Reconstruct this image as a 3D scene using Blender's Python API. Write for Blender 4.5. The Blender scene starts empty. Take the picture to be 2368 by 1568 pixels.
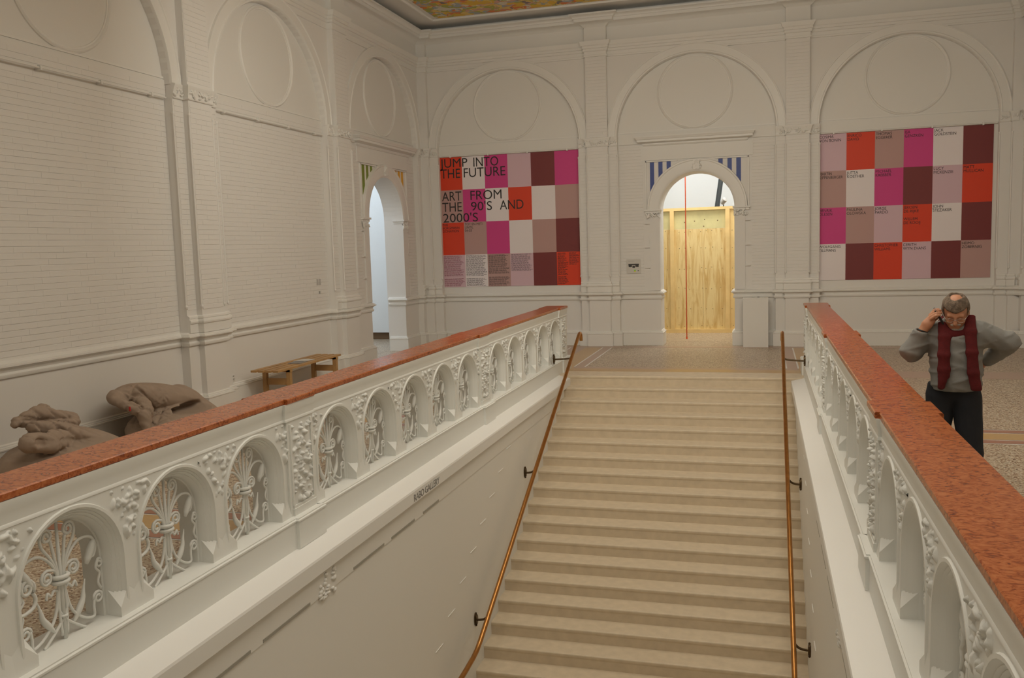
import bpy, bmesh, math, random
import numpy as np
from mathutils import Vector, Matrix

random.seed(7)
rng = np.random.default_rng(11)
SC = bpy.context.scene
COL = SC.collection
PI = math.pi

# ------------------------------------------------------------------ camera
cam_data = bpy.data.cameras.new('camera')
cam = bpy.data.objects.new('camera', cam_data)
COL.objects.link(cam)
cam_data.sensor_width = 36.0
cam_data.lens = 2016.43 / 2368 * 36.0
cam_data.clip_start, cam_data.clip_end = 0.05, 100
_yaw, _pitch, _roll = .2812, .104, -.0306
_fw = Vector((-math.sin(_yaw) * math.cos(_pitch), math.cos(_yaw) * math.cos(_pitch), -math.sin(_pitch)))
_rt = Vector((math.cos(_yaw), math.sin(_yaw), 0))
_up = _rt.cross(_fw)
_r2 = math.cos(_roll) * _rt + math.sin(_roll) * _up
_u2 = -math.sin(_roll) * _rt + math.cos(_roll) * _up
CAM_POS = Vector((1.25426, -13.33582, 2.029885))
_m = Matrix.Identity(4)
for i in range(3):
    _m[i][0], _m[i][1], _m[i][2], _m[i][3] = _r2[i], _u2[i], -_fw[i], CAM_POS[i]
cam.matrix_world = _m
SC.camera = cam

# ------------------------------------------------------------------ world, lights, exposure
world = bpy.data.worlds.new('world')
SC.world = world
world.use_nodes = True
world.node_tree.nodes['Background'].inputs[0].default_value = (.9, .93, 1, 1)
world.node_tree.nodes['Background'].inputs[1].default_value = .05


def area_light(name, loc, size, energy, color, aim):
    d = bpy.data.lights.new(name, 'AREA')
    d.shape = 'RECTANGLE'
    d.size, d.size_y = size
    d.energy = energy
    d.color = color
    o = bpy.data.objects.new(name, d)
    COL.objects.link(o)
    o.location = loc
    o.rotation_euler = (Vector(aim) - Vector(loc)).to_track_quat('-Z', 'Y').to_euler()
    return o


WARM = (1.0, .955, .84)
area_light('overhead_fill', (0.6, -7.4, 5.9), (4.6, 11.4), 440, WARM, (0.6, -7.4, 0))  # unseen overhead area light, added to light the hall evenly
area_light('ceiling_fill', (0.6, -7.4, 5.95), (4.6, 11.4), 70, WARM, (0.6, -7.4, 6.6))  # unseen upward light added to brighten the ceiling border and cornice
area_light('back_wall_fill', (0, -5.0, 4.95), (7.0, 1.0), 195, WARM, (0, 4.2, 4.0))  # unseen area light added to lift the back wall and frieze
area_light('gallery_light', (0.3, 6.0, 4.6), (3.0, .9), 185, (1, .97, .9), (0.2, 6.35, 0))
area_light('gallery_light', (0, 8.4, 5.0), (5, 1.6), 92, (.95, .98, 1), (0, 8.9, 0))
area_light('side_room_light', (-7.9, 2.6, 4.6), (1.6, 4.0), 150, (.82, .91, 1), (-7.9, 2.6, 0))
SC.view_settings.view_transform = 'Standard'
SC.view_settings.look = 'None'
SC.view_settings.gamma = 1
SC.view_settings.use_curve_mapping = False
SC.view_settings.exposure = -0.58
SC.cycles.max_bounces = 6
SC.cycles.diffuse_bounces = 4
SC.cycles.glossy_bounces = 2
SC.cycles.transmission_bounces = 2
SC.cycles.use_adaptive_sampling = True
SC.cycles.adaptive_threshold = .1
SC.cycles.adaptive_min_samples = 12
SC.cycles.use_denoising = True
SC.cycles.caustics_reflective = False
SC.cycles.caustics_refractive = False

# ------------------------------------------------------------------ materials
MATS = {}


def mat(name, color, rough=.6, var=0.0, vscale=6.0, bump=0.0, bscale=60.0, metal=0.0, ramp=None, spec=.5, coat=0):
    if name in MATS:
        return MATS[name]
    m = bpy.data.materials.new(name)
    m.use_nodes = True
    nt = m.node_tree
    b = nt.nodes['Principled BSDF']
    b.inputs['Base Color'].default_value = (*color, 1)
    b.inputs['Roughness'].default_value = rough
    b.inputs['Metallic'].default_value = metal
    b.inputs['Specular IOR Level'].default_value = spec
    b.inputs['Coat Weight'].default_value = coat
    tc = nt.nodes.new('ShaderNodeTexCoord')
    if var > 0 or ramp:
        n = nt.nodes.new('ShaderNodeTexNoise')
        n.inputs['Scale'].default_value = vscale
        n.inputs['Detail'].default_value = 5
        nt.links.new(tc.outputs['Object'], n.inputs['Vector'])
        r = nt.nodes.new('ShaderNodeValToRGB')
        if ramp:
            el = r.color_ramp.elements
            while len(el) < len(ramp):
                el.new(.5)
            for e, (p, c) in zip(el, ramp):
                e.position = p
                e.color = (*c, 1)
        else:
            r.color_ramp.elements[0].position = .3
            r.color_ramp.elements[1].position = .7
            r.color_ramp.elements[0].color = (*[c * (1 - var) for c in color], 1)
            r.color_ramp.elements[1].color = (*[min(1, c * (1 + var)) for c in color], 1)
        nt.links.new(n.outputs['Fac'], r.inputs['Fac'])
        nt.links.new(r.outputs['Color'], b.inputs['Base Color'])
    if bump > 0:
        n2 = nt.nodes.new('ShaderNodeTexNoise')
        n2.inputs['Scale'].default_value = bscale
        n2.inputs['Detail'].default_value = 4
        nt.links.new(tc.outputs['Object'], n2.inputs['Vector'])
        bp = nt.nodes.new('ShaderNodeBump')
        bp.inputs['Strength'].default_value = bump
        bp.inputs['Distance'].default_value = .01
        nt.links.new(n2.outputs['Fac'], bp.inputs['Height'])
        nt.links.new(bp.outputs['Normal'], b.inputs['Normal'])
    MATS[name] = m
    return m


def add_node(m, kind, **inp):
    n = m.node_tree.nodes.new(kind)
    for k, v in inp.items():
        n.inputs[k].default_value = v
    return n


WALL = mat('painted_brick_white', (.80, .775, .735), .65)
PLASTER = mat('painted_plaster_white', (.80, .78, .735), .55)
TRIMM = mat('painted_moulding_white', (.82, .80, .755), .45)
BAL = mat('painted_stone_white', (.79, .79, .75), .5)
BALTOP = mat('painted_stone_ledge', (.82, .805, .77), .5)
COOLW = mat('gallery_white', (.86, .88, .88), .6)
STEP = mat('limestone_step', (.63, .525, .385), .5, .07, 9, .05, 120)
STEPN = mat('limestone_landing_edge', (.70, .59, .45), .42, .05, 9)
OCHRE = mat('ochre_inlay', (.50, .32, .13), .3, .07, 30)
ROSE = mat('rose_inlay', (.36, .165, .105), .3, .07, 30)
PALEROSE = mat('pale_rose_inlay', (.44, .30, .22), .3, .06, 30)
WHITELINE = mat('white_inlay', (.78, .76, .72), .3)
BLACKLINE = mat('black_inlay', (.05, .045, .045), .3)
BRASS = mat('brass_rail', (.50, .24, .075), .28, .12, 14, 0, 1, 1.0)
BRONZE = mat('dark_bronze', (.10, .065, .032), .35, .2, 30, 0, 1, .8)
OAK = mat('oak', (.48, .28, .11), .45, .15, 5)
PAPER = mat('paper_white', (.72, .70, .66), .6)
PAPERD = mat('paper_grey', (.30, .29, .28), .6)
INK = mat('ink_black', (.025, .022, .022), .6)
SACK = mat('taupe_cotton', (.39, .295, .225), .85, .06, 8, .35, 260)
TAGRED = mat('red_tag', (.6, .04, .04), .7)
TIMBER = mat('pine_stud', (.80, .58, .25), .55, .08, 4)
REDCORD = mat('red_cord', (.80, .12, .03), .5)
DARKM = mat('dark_grey_metal', (.05, .06, .065), .4)
SKIN = mat('skin', (.55, .26, .15), .5, .08, 12)
HAIRM = mat('grey_hair', (.19, .14, .10), .8, .5, 45, .6, 160)
BEARDM = mat('white_beard', (.52, .46, .40), .8, .15, 90, .4, 200)
KNIT = mat('grey_knit', (.275, .27, .255), .9, .05, 30, .3, 320)
TROUS = mat('dark_navy_trousers', (.016, .018, .024), .85, .1, 20)
SCARF = mat('dark_red_scarf', (.11, .006, .007), .9, .15, 60, .3, 240)
SHOE = mat('black_leather', (.02, .018, .016), .4)
GLASSM = mat('glasses_frame', (.55, .5, .45), .25, 0, 1, 0, 1, .8)
BLUE = mat('blue_stripe', (.022, .05, .26), .4)
GREEN = mat('green_stripe', (.20, .26, .02), .4)
YELLOW = mat('yellow_stripe', (.78, .40, .01), .4)
GREYPL = mat('grey_plastic', (.35, .34, .32), .5)
SLOTSHADE = mat('slot_shade_grey', (.36, .34, .29), .7)
GAPSHADE = mat('gap_shade_brown', (.16, .09, .04), .5)

# red marble cap
MARBLE = bpy.data.materials.new('red_marble')
MARBLE.use_nodes = True
_nt = MARBLE.node_tree
_b = _nt.nodes['Principled BSDF']
_b.inputs['Roughness'].default_value = .24
_b.inputs['Specular IOR Level'].default_value = .35
_tc = add_node(MARBLE, 'ShaderNodeTexCoord')
_mp = add_node(MARBLE, 'ShaderNodeMapping', Scale=(6.5, 10.0, 10.0))
_n1 = add_node(MARBLE, 'ShaderNodeTexNoise', Scale=3.2, Detail=9.0, Roughness=.62, Distortion=1.6)
_r1 = add_node(MARBLE, 'ShaderNodeValToRGB')
_el = _r1.color_ramp.elements
for _ in range(3):
    _el.new(.5)
for _e, (_p, _c) in zip(_el, [(.33, (.15, .032, .010)), (.43, (.31, .075, .020)), (.52, (.44, .125, .036)), (.66, (.50, .165, .052)), (.8, (.39, .105, .03))]):
    _e.position, _e.color = _p, (*_c, 1)
_nt.links.new(_tc.outputs['Object'], _mp.inputs['Vector'])
_nt.links.new(_mp.outputs['Vector'], _n1.inputs['Vector'])
_nt.links.new(_n1.outputs['Fac'], _r1.inputs['Fac'])
_nt.links.new(_r1.outputs['Color'], _b.inputs['Base Color'])

# speckled terrazzo
TERR = bpy.data.materials.new('terrazzo')
TERR.use_nodes = True
_nt = TERR.node_tree
_b = _nt.nodes['Principled BSDF']
_b.inputs['Roughness'].default_value = .34
_b.inputs['Specular IOR Level'].default_value = .35
_tc = add_node(TERR, 'ShaderNodeTexCoord')
_vo = add_node(TERR, 'ShaderNodeTexVoronoi', Scale=72.0)
_sp = add_node(TERR, 'ShaderNodeSeparateColor')
_r1 = add_node(TERR, 'ShaderNodeValToRGB')
_el = _r1.color_ramp.elements
for _ in range(4):
    _el.new(.5)
_r1.color_ramp.interpolation = 'CONSTANT'
for _e, (_p, _c) in zip(_el, [(0, (.47, .385, .275)), (.34, (.36, .26, .17)), (.50, (.62, .53, .41)), (.70, (.24, .135, .07)), (.84, (.45, .35, .24)), (.94, (.15, .10, .065))]):
    _e.position, _e.color = _p, (*_c, 1)
_nt.links.new(_tc.outputs['Object'], _vo.inputs['Vector'])
_nt.links.new(_vo.outputs['Color'], _sp.inputs[0])
_nt.links.new(_sp.outputs[0], _r1.inputs['Fac'])
_nt.links.new(_r1.outputs['Color'], _b.inputs['Base Color'])

# plywood: vertical figure, pale yellow
PLY = bpy.data.materials.new('plywood')
PLY.use_nodes = True
_nt = PLY.node_tree
_b = _nt.nodes['Principled BSDF']
_b.inputs['Roughness'].default_value = .5
_tc = add_node(PLY, 'ShaderNodeTexCoord')
_mp = add_node(PLY, 'ShaderNodeMapping', Scale=(6.0, 1.0, .7))
_n1 = add_node(PLY, 'ShaderNodeTexNoise', Scale=1.6, Detail=5.0, Roughness=.6, Distortion=1.2)
_r1 = add_node(PLY, 'ShaderNodeValToRGB')
_r1.color_ramp.elements[0].position, _r1.color_ramp.elements[0].color = .33, (.62, .40, .13, 1)
_r1.color_ramp.elements[1].position, _r1.color_ramp.elements[1].color = .55, (.80, .63, .30, 1)
_nt.links.new(_tc.outputs['Object'], _mp.inputs['Vector'])
_nt.links.new(_mp.outputs['Vector'], _n1.inputs['Vector'])
_nt.links.new(_n1.outputs['Fac'], _r1.inputs['Fac'])
_nt.links.new(_r1.outputs['Color'], _b.inputs['Base Color'])

# generic coloured ceiling canvas
CANVAS = bpy.data.materials.new('coloured_canvas')
CANVAS.use_nodes = True
_nt = CANVAS.node_tree
_b = _nt.nodes['Principled BSDF']
_b.inputs['Roughness'].default_value = .8
_tc = add_node(CANVAS, 'ShaderNodeTexCoord')
_n0 = add_node(CANVAS, 'ShaderNodeTexNoise', Scale=4.0, Detail=3.0)
_mx = add_node(CANVAS, 'ShaderNodeMixRGB', Fac=.4)
_vo = add_node(CANVAS, 'ShaderNodeTexVoronoi', Scale=12.0)
_sp = add_node(CANVAS, 'ShaderNodeSeparateColor')
_r1 = add_node(CANVAS, 'ShaderNodeValToRGB')
_r1.color_ramp.interpolation = 'CONSTANT'
_el = _r1.color_ramp.elements
for _ in range(6):
    _el.new(.5)
for _e, (_p, _c) in zip(_el, [(0, (.66, .62, .50)), (.16, (.72, .46, .06)), (.36, (.62, .36, .27)), (.5, (.40, .40, .10)), (.6, (.70, .22, .07)), (.70, (.36, .40, .42)), (.82, (.74, .55, .18)), (.93, (.22, .17, .17))]):
    _e.position, _e.color = _p, (*_c, 1)
_nt.links.new(_tc.outputs['Object'], _n0.inputs['Vector'])
_nt.links.new(_tc.outputs['Object'], _mx.inputs[1])
_nt.links.new(_n0.outputs['Color'], _mx.inputs[2])
_nt.links.new(_mx.outputs[0], _vo.inputs['Vector'])
_nt.links.new(_vo.outputs['Color'], _sp.inputs[0])
_nt.links.new(_sp.outputs[0], _r1.inputs['Fac'])
_nt.links.new(_r1.outputs['Color'], _b.inputs['Base Color'])


# ------------------------------------------------------------------ object helpers
def link(name, data, parent=None, loc=None):
    o = bpy.data.objects.new(name, data)
    COL.objects.link(o)
    if loc is not None:
        o.location = loc
    if parent is not None:
        o.parent = parent
        off = Vector((0, 0, 0))
        p = parent
        while p is not None:
            off += p.location
            p = p.parent
        o.matrix_parent_inverse = Matrix.Translation(-parent_world(parent))
    return o


def parent_world(p):
    v = Vector((0, 0, 0))
    while p is not None:
        v = v + p.location
        if p.parent is not None:
            v = v + p.matrix_parent_inverse.to_translation()
        p = p.parent
    return v


def tag(o, label=None, cat=None, group=None, kind=None):
    if label:
        o['label'] = label
    if cat:
        o['category'] = cat
    if group:
        o['group'] = group
    if kind:
        o['kind'] = kind
    return o


def thing(name, loc, label, cat, group=None):
    return tag(link(name, None, None, Vector(loc)), label, cat, group)


class MB:
    """collects polygons, builds one mesh object"""

    def __init__(self):
        self.v, self.f = [], []

    def add(self, verts, faces):
        n = len(self.v)
        self.v += [tuple(p) for p in verts]
        self.f += [tuple(i + n for i in f) for f in faces]
        return self

    def box(self, a, b):
        (x0, y0, z0), (x1, y1, z1) = a, b
        v = [(x0, y0, z0), (x1, y0, z0), (x1, y1, z0), (x0, y1, z0), (x0, y0, z1), (x1, y0, z1), (x1, y1, z1), (x0, y1, z1)]
        return self.add(v, [(0, 3, 2, 1), (4, 5, 6, 7), (0, 1, 5, 4), (1, 2, 6, 5), (2, 3, 7, 6), (3, 0, 4, 7)])

    def quad(self, a, b, c, d):
        return self.add([a, b, c, d], [(0, 1, 2, 3)])

    def grid(self, rows, close_u=False):
        """rows: list of equally long lists of points"""
        n, m = len(rows), len(rows[0])
        v = [p for r in rows for p in r]
        f = []
        for i in range(n - 1):
            for j in range(m - 1 + (1 if close_u else 0)):
                k = (j + 1) % m
                f.append((i * m + j, i * m + k, (i + 1) * m + k, (i + 1) * m + j))
        return self.add(v, f)

    def tube(self, pts, rad, n=6, cap=True):
        pts = [Vector(p) for p in pts]
        rads = rad if isinstance(rad, (list, tuple)) else [rad] * len(pts)
        rows = []
        ref = None
        for i, p in enumerate(pts):
            t = (pts[min(i + 1, len(pts) - 1)] - pts[max(i - 1, 0)])
            if t.length < 1e-9:
                t = Vector((0, 0, 1))
            t.normalize()
            if ref is None:
                ref = t.orthogonal().normalized()
            ref = (ref - t * ref.dot(t))
            if ref.length < 1e-6:
                ref = t.orthogonal()
            ref.normalize()
            w = t.cross(ref)
            rows.append([p + rads[i] * (math.cos(2 * PI * k / n) * ref + math.sin(2 * PI * k / n) * w) for k in range(n)])
        b0 = len(self.v)
        self.grid(rows, True)
        if cap:
            self.f.append(tuple(b0 + k for k in range(n)))
            e = b0 + (len(rows) - 1) * n
            self.f.append(tuple(e + n - 1 - k for k in range(n)))
        return self

    def blob(self, c, r, nu=7, nv=5, rot=None):
        c = Vector(c)
        rows = []
        for i in range(nv + 1):
            th = PI * i / nv
            row = []
            for k in range(nu):
                ph = 2 * PI * k / nu
                p = Vector((r[0] * math.sin(th) * math.cos(ph), r[1] * math.sin(th) * math.sin(ph), r[2] * math.cos(th)))
                if rot is not None:
                    p = rot @ p
                row.append(c + p)
            rows.append(row)
        return self.grid(rows, True)

    def mapv(self, fn):
        self.v = [tuple(fn(*p)) for p in self.v]
        return self

    def mesh(self, name, m, smooth=False, weld=True):
        me = bpy.data.meshes.new(name)
        me.from_pydata(self.v, [], self.f)
        bm = bmesh.new()
        bm.from_mesh(me)
        if weld:
            bmesh.ops.remove_doubles(bm, verts=bm.verts, dist=1e-5)
        bmesh.ops.recalc_face_normals(bm, faces=bm.faces)
        bm.to_mesh(me)
        bm.free()
        if smooth is True:
            me.shade_smooth()
        elif smooth:
            me.shade_smooth()
            me.set_sharp_from_angle(angle=math.radians(smooth))
        me.materials.append(m)
        return me

    def build(self, name, m, parent=None, smooth=False, loc=None, weld=True):
        return link(name, self.mesh(name, m, smooth, weld), parent, loc)


def sweep(path, profile, closed_ends=True):
    """path: plan polyline [(x,y)] with the room on its right-hand side; profile: [(out,z)] from bottom to top. returns MB"""
    n = len(path)
    P = [Vector((x, y, 0)) for x, y in path]
    nr = []
    for i in range(n - 1):
        d = (P[i + 1] - P[i]).normalized()
        nr.append(Vector((d.y, -d.x, 0)))
    mit = []
    for i in range(n):
        if i == 0:
            mit.append(nr[0])
        elif i == n - 1:
            mit.append(nr[-1])
        else:
            s = 1 + nr[i - 1].dot(nr[i])
            mit.append((nr[i - 1] + nr[i]) / max(s, .2))
    rows = [[P[i] + mit[i] * o + Vector((0, 0, z)) for o, z in profile] for i in range(n)]
    b = MB()
    b.grid(rows)
    if closed_ends:
        m = len(profile)
        b.f.append(tuple(range(m)))
        b.f.append(tuple((n - 1) * m + k for k in reversed(range(m))))
    return b


def arch_outline(hw, z0, zs, r, n=20):
    """points of an arched opening from bottom left over the top to bottom right: (u,z)"""
    return [(-hw, z0)] + [(-r * math.cos(PI * k / n), zs + r * math.sin(PI * k / n)) for k in range(n + 1)] + [(hw, z0)]


def panel_with_arch(u0, u1, z0, z1, c, hw, zb, zs, r, n=20):
    """faces in (u,z) of a rectangle with an arched hole at c whose bottom is zb (zb<=z0 means open bottom)"""
    out = [(c + u, z) for u, z in arch_outline(hw, max(zb, z0), zs, r, n)]
    polys = [[(u0, z0), (c - hw, z0), (c - hw, z1), (u0, z1)], [(c + hw, z0), (u1, z0), (u1, z1), (c + hw, z1)]]
    for a, b in zip(out[1:-1], out[2:-1]):
        polys.append([a, b, (b[0], z1), (a[0], z1)])
    return polys, out


# ------------------------------------------------------------------ distance-field mesher for soft shapes
def vlen(a):
    return np.sqrt((a * a).sum(-1))


class Field:
    def __init__(self, lo, hi, h):
        self.lo, self.h = np.array(lo, float), h
        self.n = np.ceil((np.array(hi, float) - self.lo) / h).astype(int) + 1
        self.d = np.full(self.n, .2)

    def block(self, lo, hi):
        a = np.clip(np.floor((np.array(lo) - self.lo) / self.h).astype(int), 0, self.n - 1)
        b = np.clip(np.ceil((np.array(hi) - self.lo) / self.h).astype(int) + 1, 1, self.n)
        sl = tuple(slice(i, j) for i, j in zip(a, b))
        ax = [self.lo[i] + self.h * np.arange(a[i], b[i]) for i in range(3)]
        P = np.stack(np.meshgrid(*ax, indexing='ij'), -1)
        return sl, P

    def join(self, lo, hi, fn, k=.02, m=.06):
        sl, P = self.block(np.array(lo) - m, np.array(hi) + m)
        e = fn(P)
        d = self.d[sl]
        hh = np.clip(.5 + .5 * (d - e) / k, 0, 1)
        self.d[sl] = d * (1 - hh) + e * hh - k * hh * (1 - hh)
        return self

    def cut(self, lo, hi, fn, k=.01, m=.02):
        sl, P = self.block(np.array(lo) - m, np.array(hi) + m)
        e = -fn(P)
        d = self.d[sl]
        hh = np.clip(.5 + .5 * (e - d) / k, 0, 1)
        self.d[sl] = d * (1 - hh) + e * hh + k * hh * (1 - hh)
        return self

    def cone(self, a, b, r1, r2, k=.02, sq=(1, 1, 1)):
        a, b, sq = np.array(a, float), np.array(b, float), np.array(sq, float)
        R = max(r1, r2) * max(1, *(1 / sq))
        mid = (a + b) / 2

        def fn(P):
            p = mid + (P - mid) * sq
            ba = (b - mid) * sq - (a - mid) * sq
            a2 = mid + (a - mid) * sq
            t = np.clip(((p - a2) @ ba) / max(ba @ ba, 1e-9), 0, 1)
            return (vlen(p - a2 - t[..., None] * ba) - (r1 + (r2 - r1) * t)) / sq.max()
        return self.join(np.minimum(a, b) - R, np.maximum(a, b) + R, fn, k)

    def ell(self, c, r, k=.02, rot=None):
        c, r = np.array(c, float), np.array(r, float)
        R = r.max()

        def fn(P):
            p = P - c
            if rot is not None:
                p = p @ np.array(rot)
            q = vlen(p / r)
            return (q - 1) * r.min()
        return self.join(c - R, c + R, fn, k)

    def ell_cut(self, c, r, k=.01):
        c, r = np.array(c, float), np.array(r, float)
        return self.cut(c - r, c + r, lambda P: (vlen((P - c) / r) - 1) * r.min(), k)

    def allmap(self, fn):
        _, P = self.block(self.lo, self.lo + self.h * (self.n - 1))
        self.d = fn(P, self.d)
        return self

    def mesh(self, name, m):
        d = self.d
        n = d.shape
        cs = np.zeros((n[0] - 1, n[1] - 1, n[2] - 1, 3))
        cc = np.zeros((n[0] - 1, n[1] - 1, n[2] - 1))
        neg = d < 0
        cross = []
        for ax in range(3):
            s0 = [slice(None)] * 3
            s1 = [slice(None)] * 3
            s0[ax], s1[ax] = slice(0, -1), slice(1, None)
            a, b = d[tuple(s0)], d[tuple(s1)]
            x = neg[tuple(s0)] != neg[tuple(s1)]
            t = np.where(x, a / np.where(a == b, 1, a - b), 0)
            cross.append((x, neg[tuple(s0)]))
            o = [i for i in range(3) if i != ax]
            for du in (0, 1):
                for dv in (0, 1):
                    sl = [slice(None)] * 3
                    sl[o[0]] = slice(du, n[o[0]] - 1 + du)
                    sl[o[1]] = slice(dv, n[o[1]] - 1 + dv)
                    xx, tt = x[tuple(sl)], t[tuple(sl)]
                    cc += xx
                    for q in range(3):
                        if q == ax:
                            cs[..., q] += xx * tt
                        else:
                            cs[..., q] += xx * (du if q == o[0] else dv)
        has = cc > 0
        idx = -np.ones(cc.shape, int)
        idx[has] = np.arange(has.sum())
        ijk = np.argwhere(has)
        V = (ijk + cs[has] / cc[has][:, None]) * self.h + self.lo
        faces = []
        for ax in range(3):
            x, ng = cross[ax]
            o = [(ax + 1) % 3, (ax + 2) % 3]
            e = np.argwhere(x)
            ok = (e[:, o[0]] > 0) & (e[:, o[1]] > 0) & (e[:, o[0]] < n[o[0]] - 1) & (e[:, o[1]] < n[o[1]] - 1)
            e = e[ok]
            fl = ng[tuple(e.T)]
            qs = []
            for du, dv in ((1, 1), (0, 1), (0, 0), (1, 0)):
                c = e.copy()
                c[:, o[0]] -= du
                c[:, o[1]] -= dv
                qs.append(idx[tuple(c.T)])
            q = np.stack(qs, 1)
            q[~fl] = q[~fl][:, ::-1]
            faces.append(q)
        F = np.concatenate(faces)
        F = F[(F >= 0).all(1)]
        me = bpy.data.meshes.new(name)
        me.from_pydata(V.tolist(), [], F.tolist())
        me.materials.append(m)
        me.shade_smooth()
        return me

    def build(self, name, m, parent=None):
        return link(name, self.mesh(name, m), parent)


def waves(P, seed, amp, freq, n=5):
    r = np.random.default_rng(seed)
    s = np.zeros(P.shape[:-1])
    for _ in range(n):
        k = r.normal(size=3)
        k = k / np.linalg.norm(k) * freq * r.uniform(.6, 1.6)
        s += np.sin(P @ k + r.uniform(0, 6.28))
    return amp * s / n


# ================================================================== THE ROOM
XW, YW = 5.75, 4.21              # bay planes: x = +-XW, y = YW
ZC = 6.6                         # ceiling
P1, P2 = .12, .20                # projection of pilaster side strip / centre strip
RISE, TREAD, HW = .14484, .28722, 1.70
YN = -16.0                       # near end of the hall
BACK_PIL = [(-5.662, .39, .21), (-1.887, .39, .21), (1.887, .39, .21), (5.662, .39, .21)]
LEFT_PIL = [(-7.55, .44, .24), (-3.60, .44, .24), (.35, .44, .24), (4.30, .44, .24)]
BACK_BAYS = [(-3.775, 1.5), (0.0, 1.5), (3.775, 1.5)]
LEFT_BAYS = [(-5.575, 1.53), (-1.625, 1.53), (2.325, 1.53)]
ZSP = 4.13                       # springing of the big arches
DOOR_B = (0.02, .715, 2.69)      # centre, radius, springing
DOOR_L = (2.36, .80, 2.65)


def skyline(t0, t1, pils, base=0.0, p1=P1, p2=P2):
    """(t, projection) polyline along a wall"""
    ev = [(t0, None)]

    def prot(t):
        p = base
        for c, hs, hc in pils:
            if abs(t - c) < hc:
                return p2
            if abs(t - c) < hs:
                p = max(p, p1)
        return p
    ts = sorted({t for c, hs, hc in pils for t in (c - hs, c - hc, c + hc, c + hs) if t0 < t < t1})
    pts = [(t0, prot(t0 + 1e-6))]
    for t in ts:
        a, b = prot(t - 1e-6), prot(t + 1e-6)
        if a != b:
            pts += [(t, a), (t, b)]
    pts.append((t1, prot(t1 - 1e-6)))
    return pts


def left_path(y0, y1, **k):
    return [(-XW + p, t) for t, p in skyline(y0, y1, LEFT_PIL, **k)]


def back_path(x0, x1, **k):
    return [(t, YW - p) for t, p in skyline(x0, x1, BACK_PIL, **k)]


def right_path(y0, y1, **k):
    return [(XW - p, t) for t, p in reversed(skyline(y0, y1, LEFT_PIL, **k))]


def wall_paths(openings=True, **k):
    """plan paths of the whole wall, broken at the two doorways, with returns into the reveals"""
    p2 = k.get('p2', P2)
    cl = [(-XW + p2, YW - p2)]
    L = left_path(YN, YW - p2, **k)
    B0 = back_path(-XW + p2, XW - p2, **k)
    Rr = right_path(YN, YW - p2, **k)
    if not openings:
        return [L + B0[1:] + Rr[1:]]
    dl0, dl1 = DOOR_L[0] - DOOR_L[1], DOOR_L[0] + DOOR_L[1]
    db0, db1 = DOOR_B[0] - DOOR_B[1], DOOR_B[0] + DOOR_B[1]
    a = left_path(YN, dl0, **k) + [(-XW - .36, dl0)]
    b = [(-XW - .36, dl1)] + left_path(dl1, YW - p2, **k) + back_path(-XW + p2, db0, **k)[1:] + [(db0, YW + .5)]
    c = [(db1, YW + .5)] + back_path(db1, XW - p2, **k) + Rr[1:]
    return [a, b, c]


# ---- floor
fl = MB()
for a, b in [((-XW - .39, YN, -.25), (-1.95, YW + .64, 0)), ((1.95, YN, -.25), (XW + .3, YW + .64, 0)), ((-1.95, .5, -.25), (1.95, YW + .64, 0)), ((-1.95, YN, -.25), (1.95, -13.6, 0))]:
    fl.box(a, b)
FLOOR = tag(fl.build('floor', TERR), kind='structure')


def inlay(x0, x1, y0, y1, m, name='inlay_strip', z=.0015):
    b = MB().box((x0, y0, -.02), (x1, y1, z))
    return b.build(name, m, FLOOR)


for yc in (.45, -3.76, -7.79):
    for s in (-1, 1):
        xs = (-XW + .1, -2.12) if s < 0 else (2.12, XW - .1)
        inlay(*xs, yc - .33, yc - .165, ROSE if yc < 0 else PALEROSE)
        inlay(*xs, yc - .165, yc + .165, OCHRE if yc < 0 else PALEROSE)
        inlay(*xs, yc + .165, yc + .33, ROSE if yc < 0 else PALEROSE)
        if yc < 0:
            for e in (-.33, -.165, .165, .33):
                inlay(*xs, yc + e - .010, yc + e + .002, WHITELINE, 'inlay_line', .003)
                inlay(*xs, yc + e + .003, yc + e + .014, BLACKLINE, 'inlay_line', .003)
# landing frame
inlay(-1.84, 1.84, .50, .80, OCHRE)
inlay(-1.62, 1.50, .80, .98, PALEROSE)
for s in (-1, 1):
    a, b = (-2.15, -1.80) if s < 0 else (1.80, 2.15)
    inlay(a, b, .80, 3.74, OCHRE)
    a, b = (-1.80, -1.62) if s < 0 else (1.62, 1.80)
    inlay(a, b, .80, 3.74, PALEROSE)
    for e in (1.80, 1.62):
        inlay(s * e - .012, s * e + .012, .98, 3.74, WHITELINE, 'inlay_line', .003)
inlay(-4.9, 4.9, 3.74, 3.98, PALEROSE)
for s in (-1, 1):
    a, b = (-2.75, -2.15) if s < 0 else (2.15, 2.75)
    inlay(a, b, 1.05, 3.74, PALEROSE)
    inlay(s * 2.45 - .012, s * 2.45 + .012, 1.05, 3.74, WHITELINE, 'inlay_line', .003)

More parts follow.
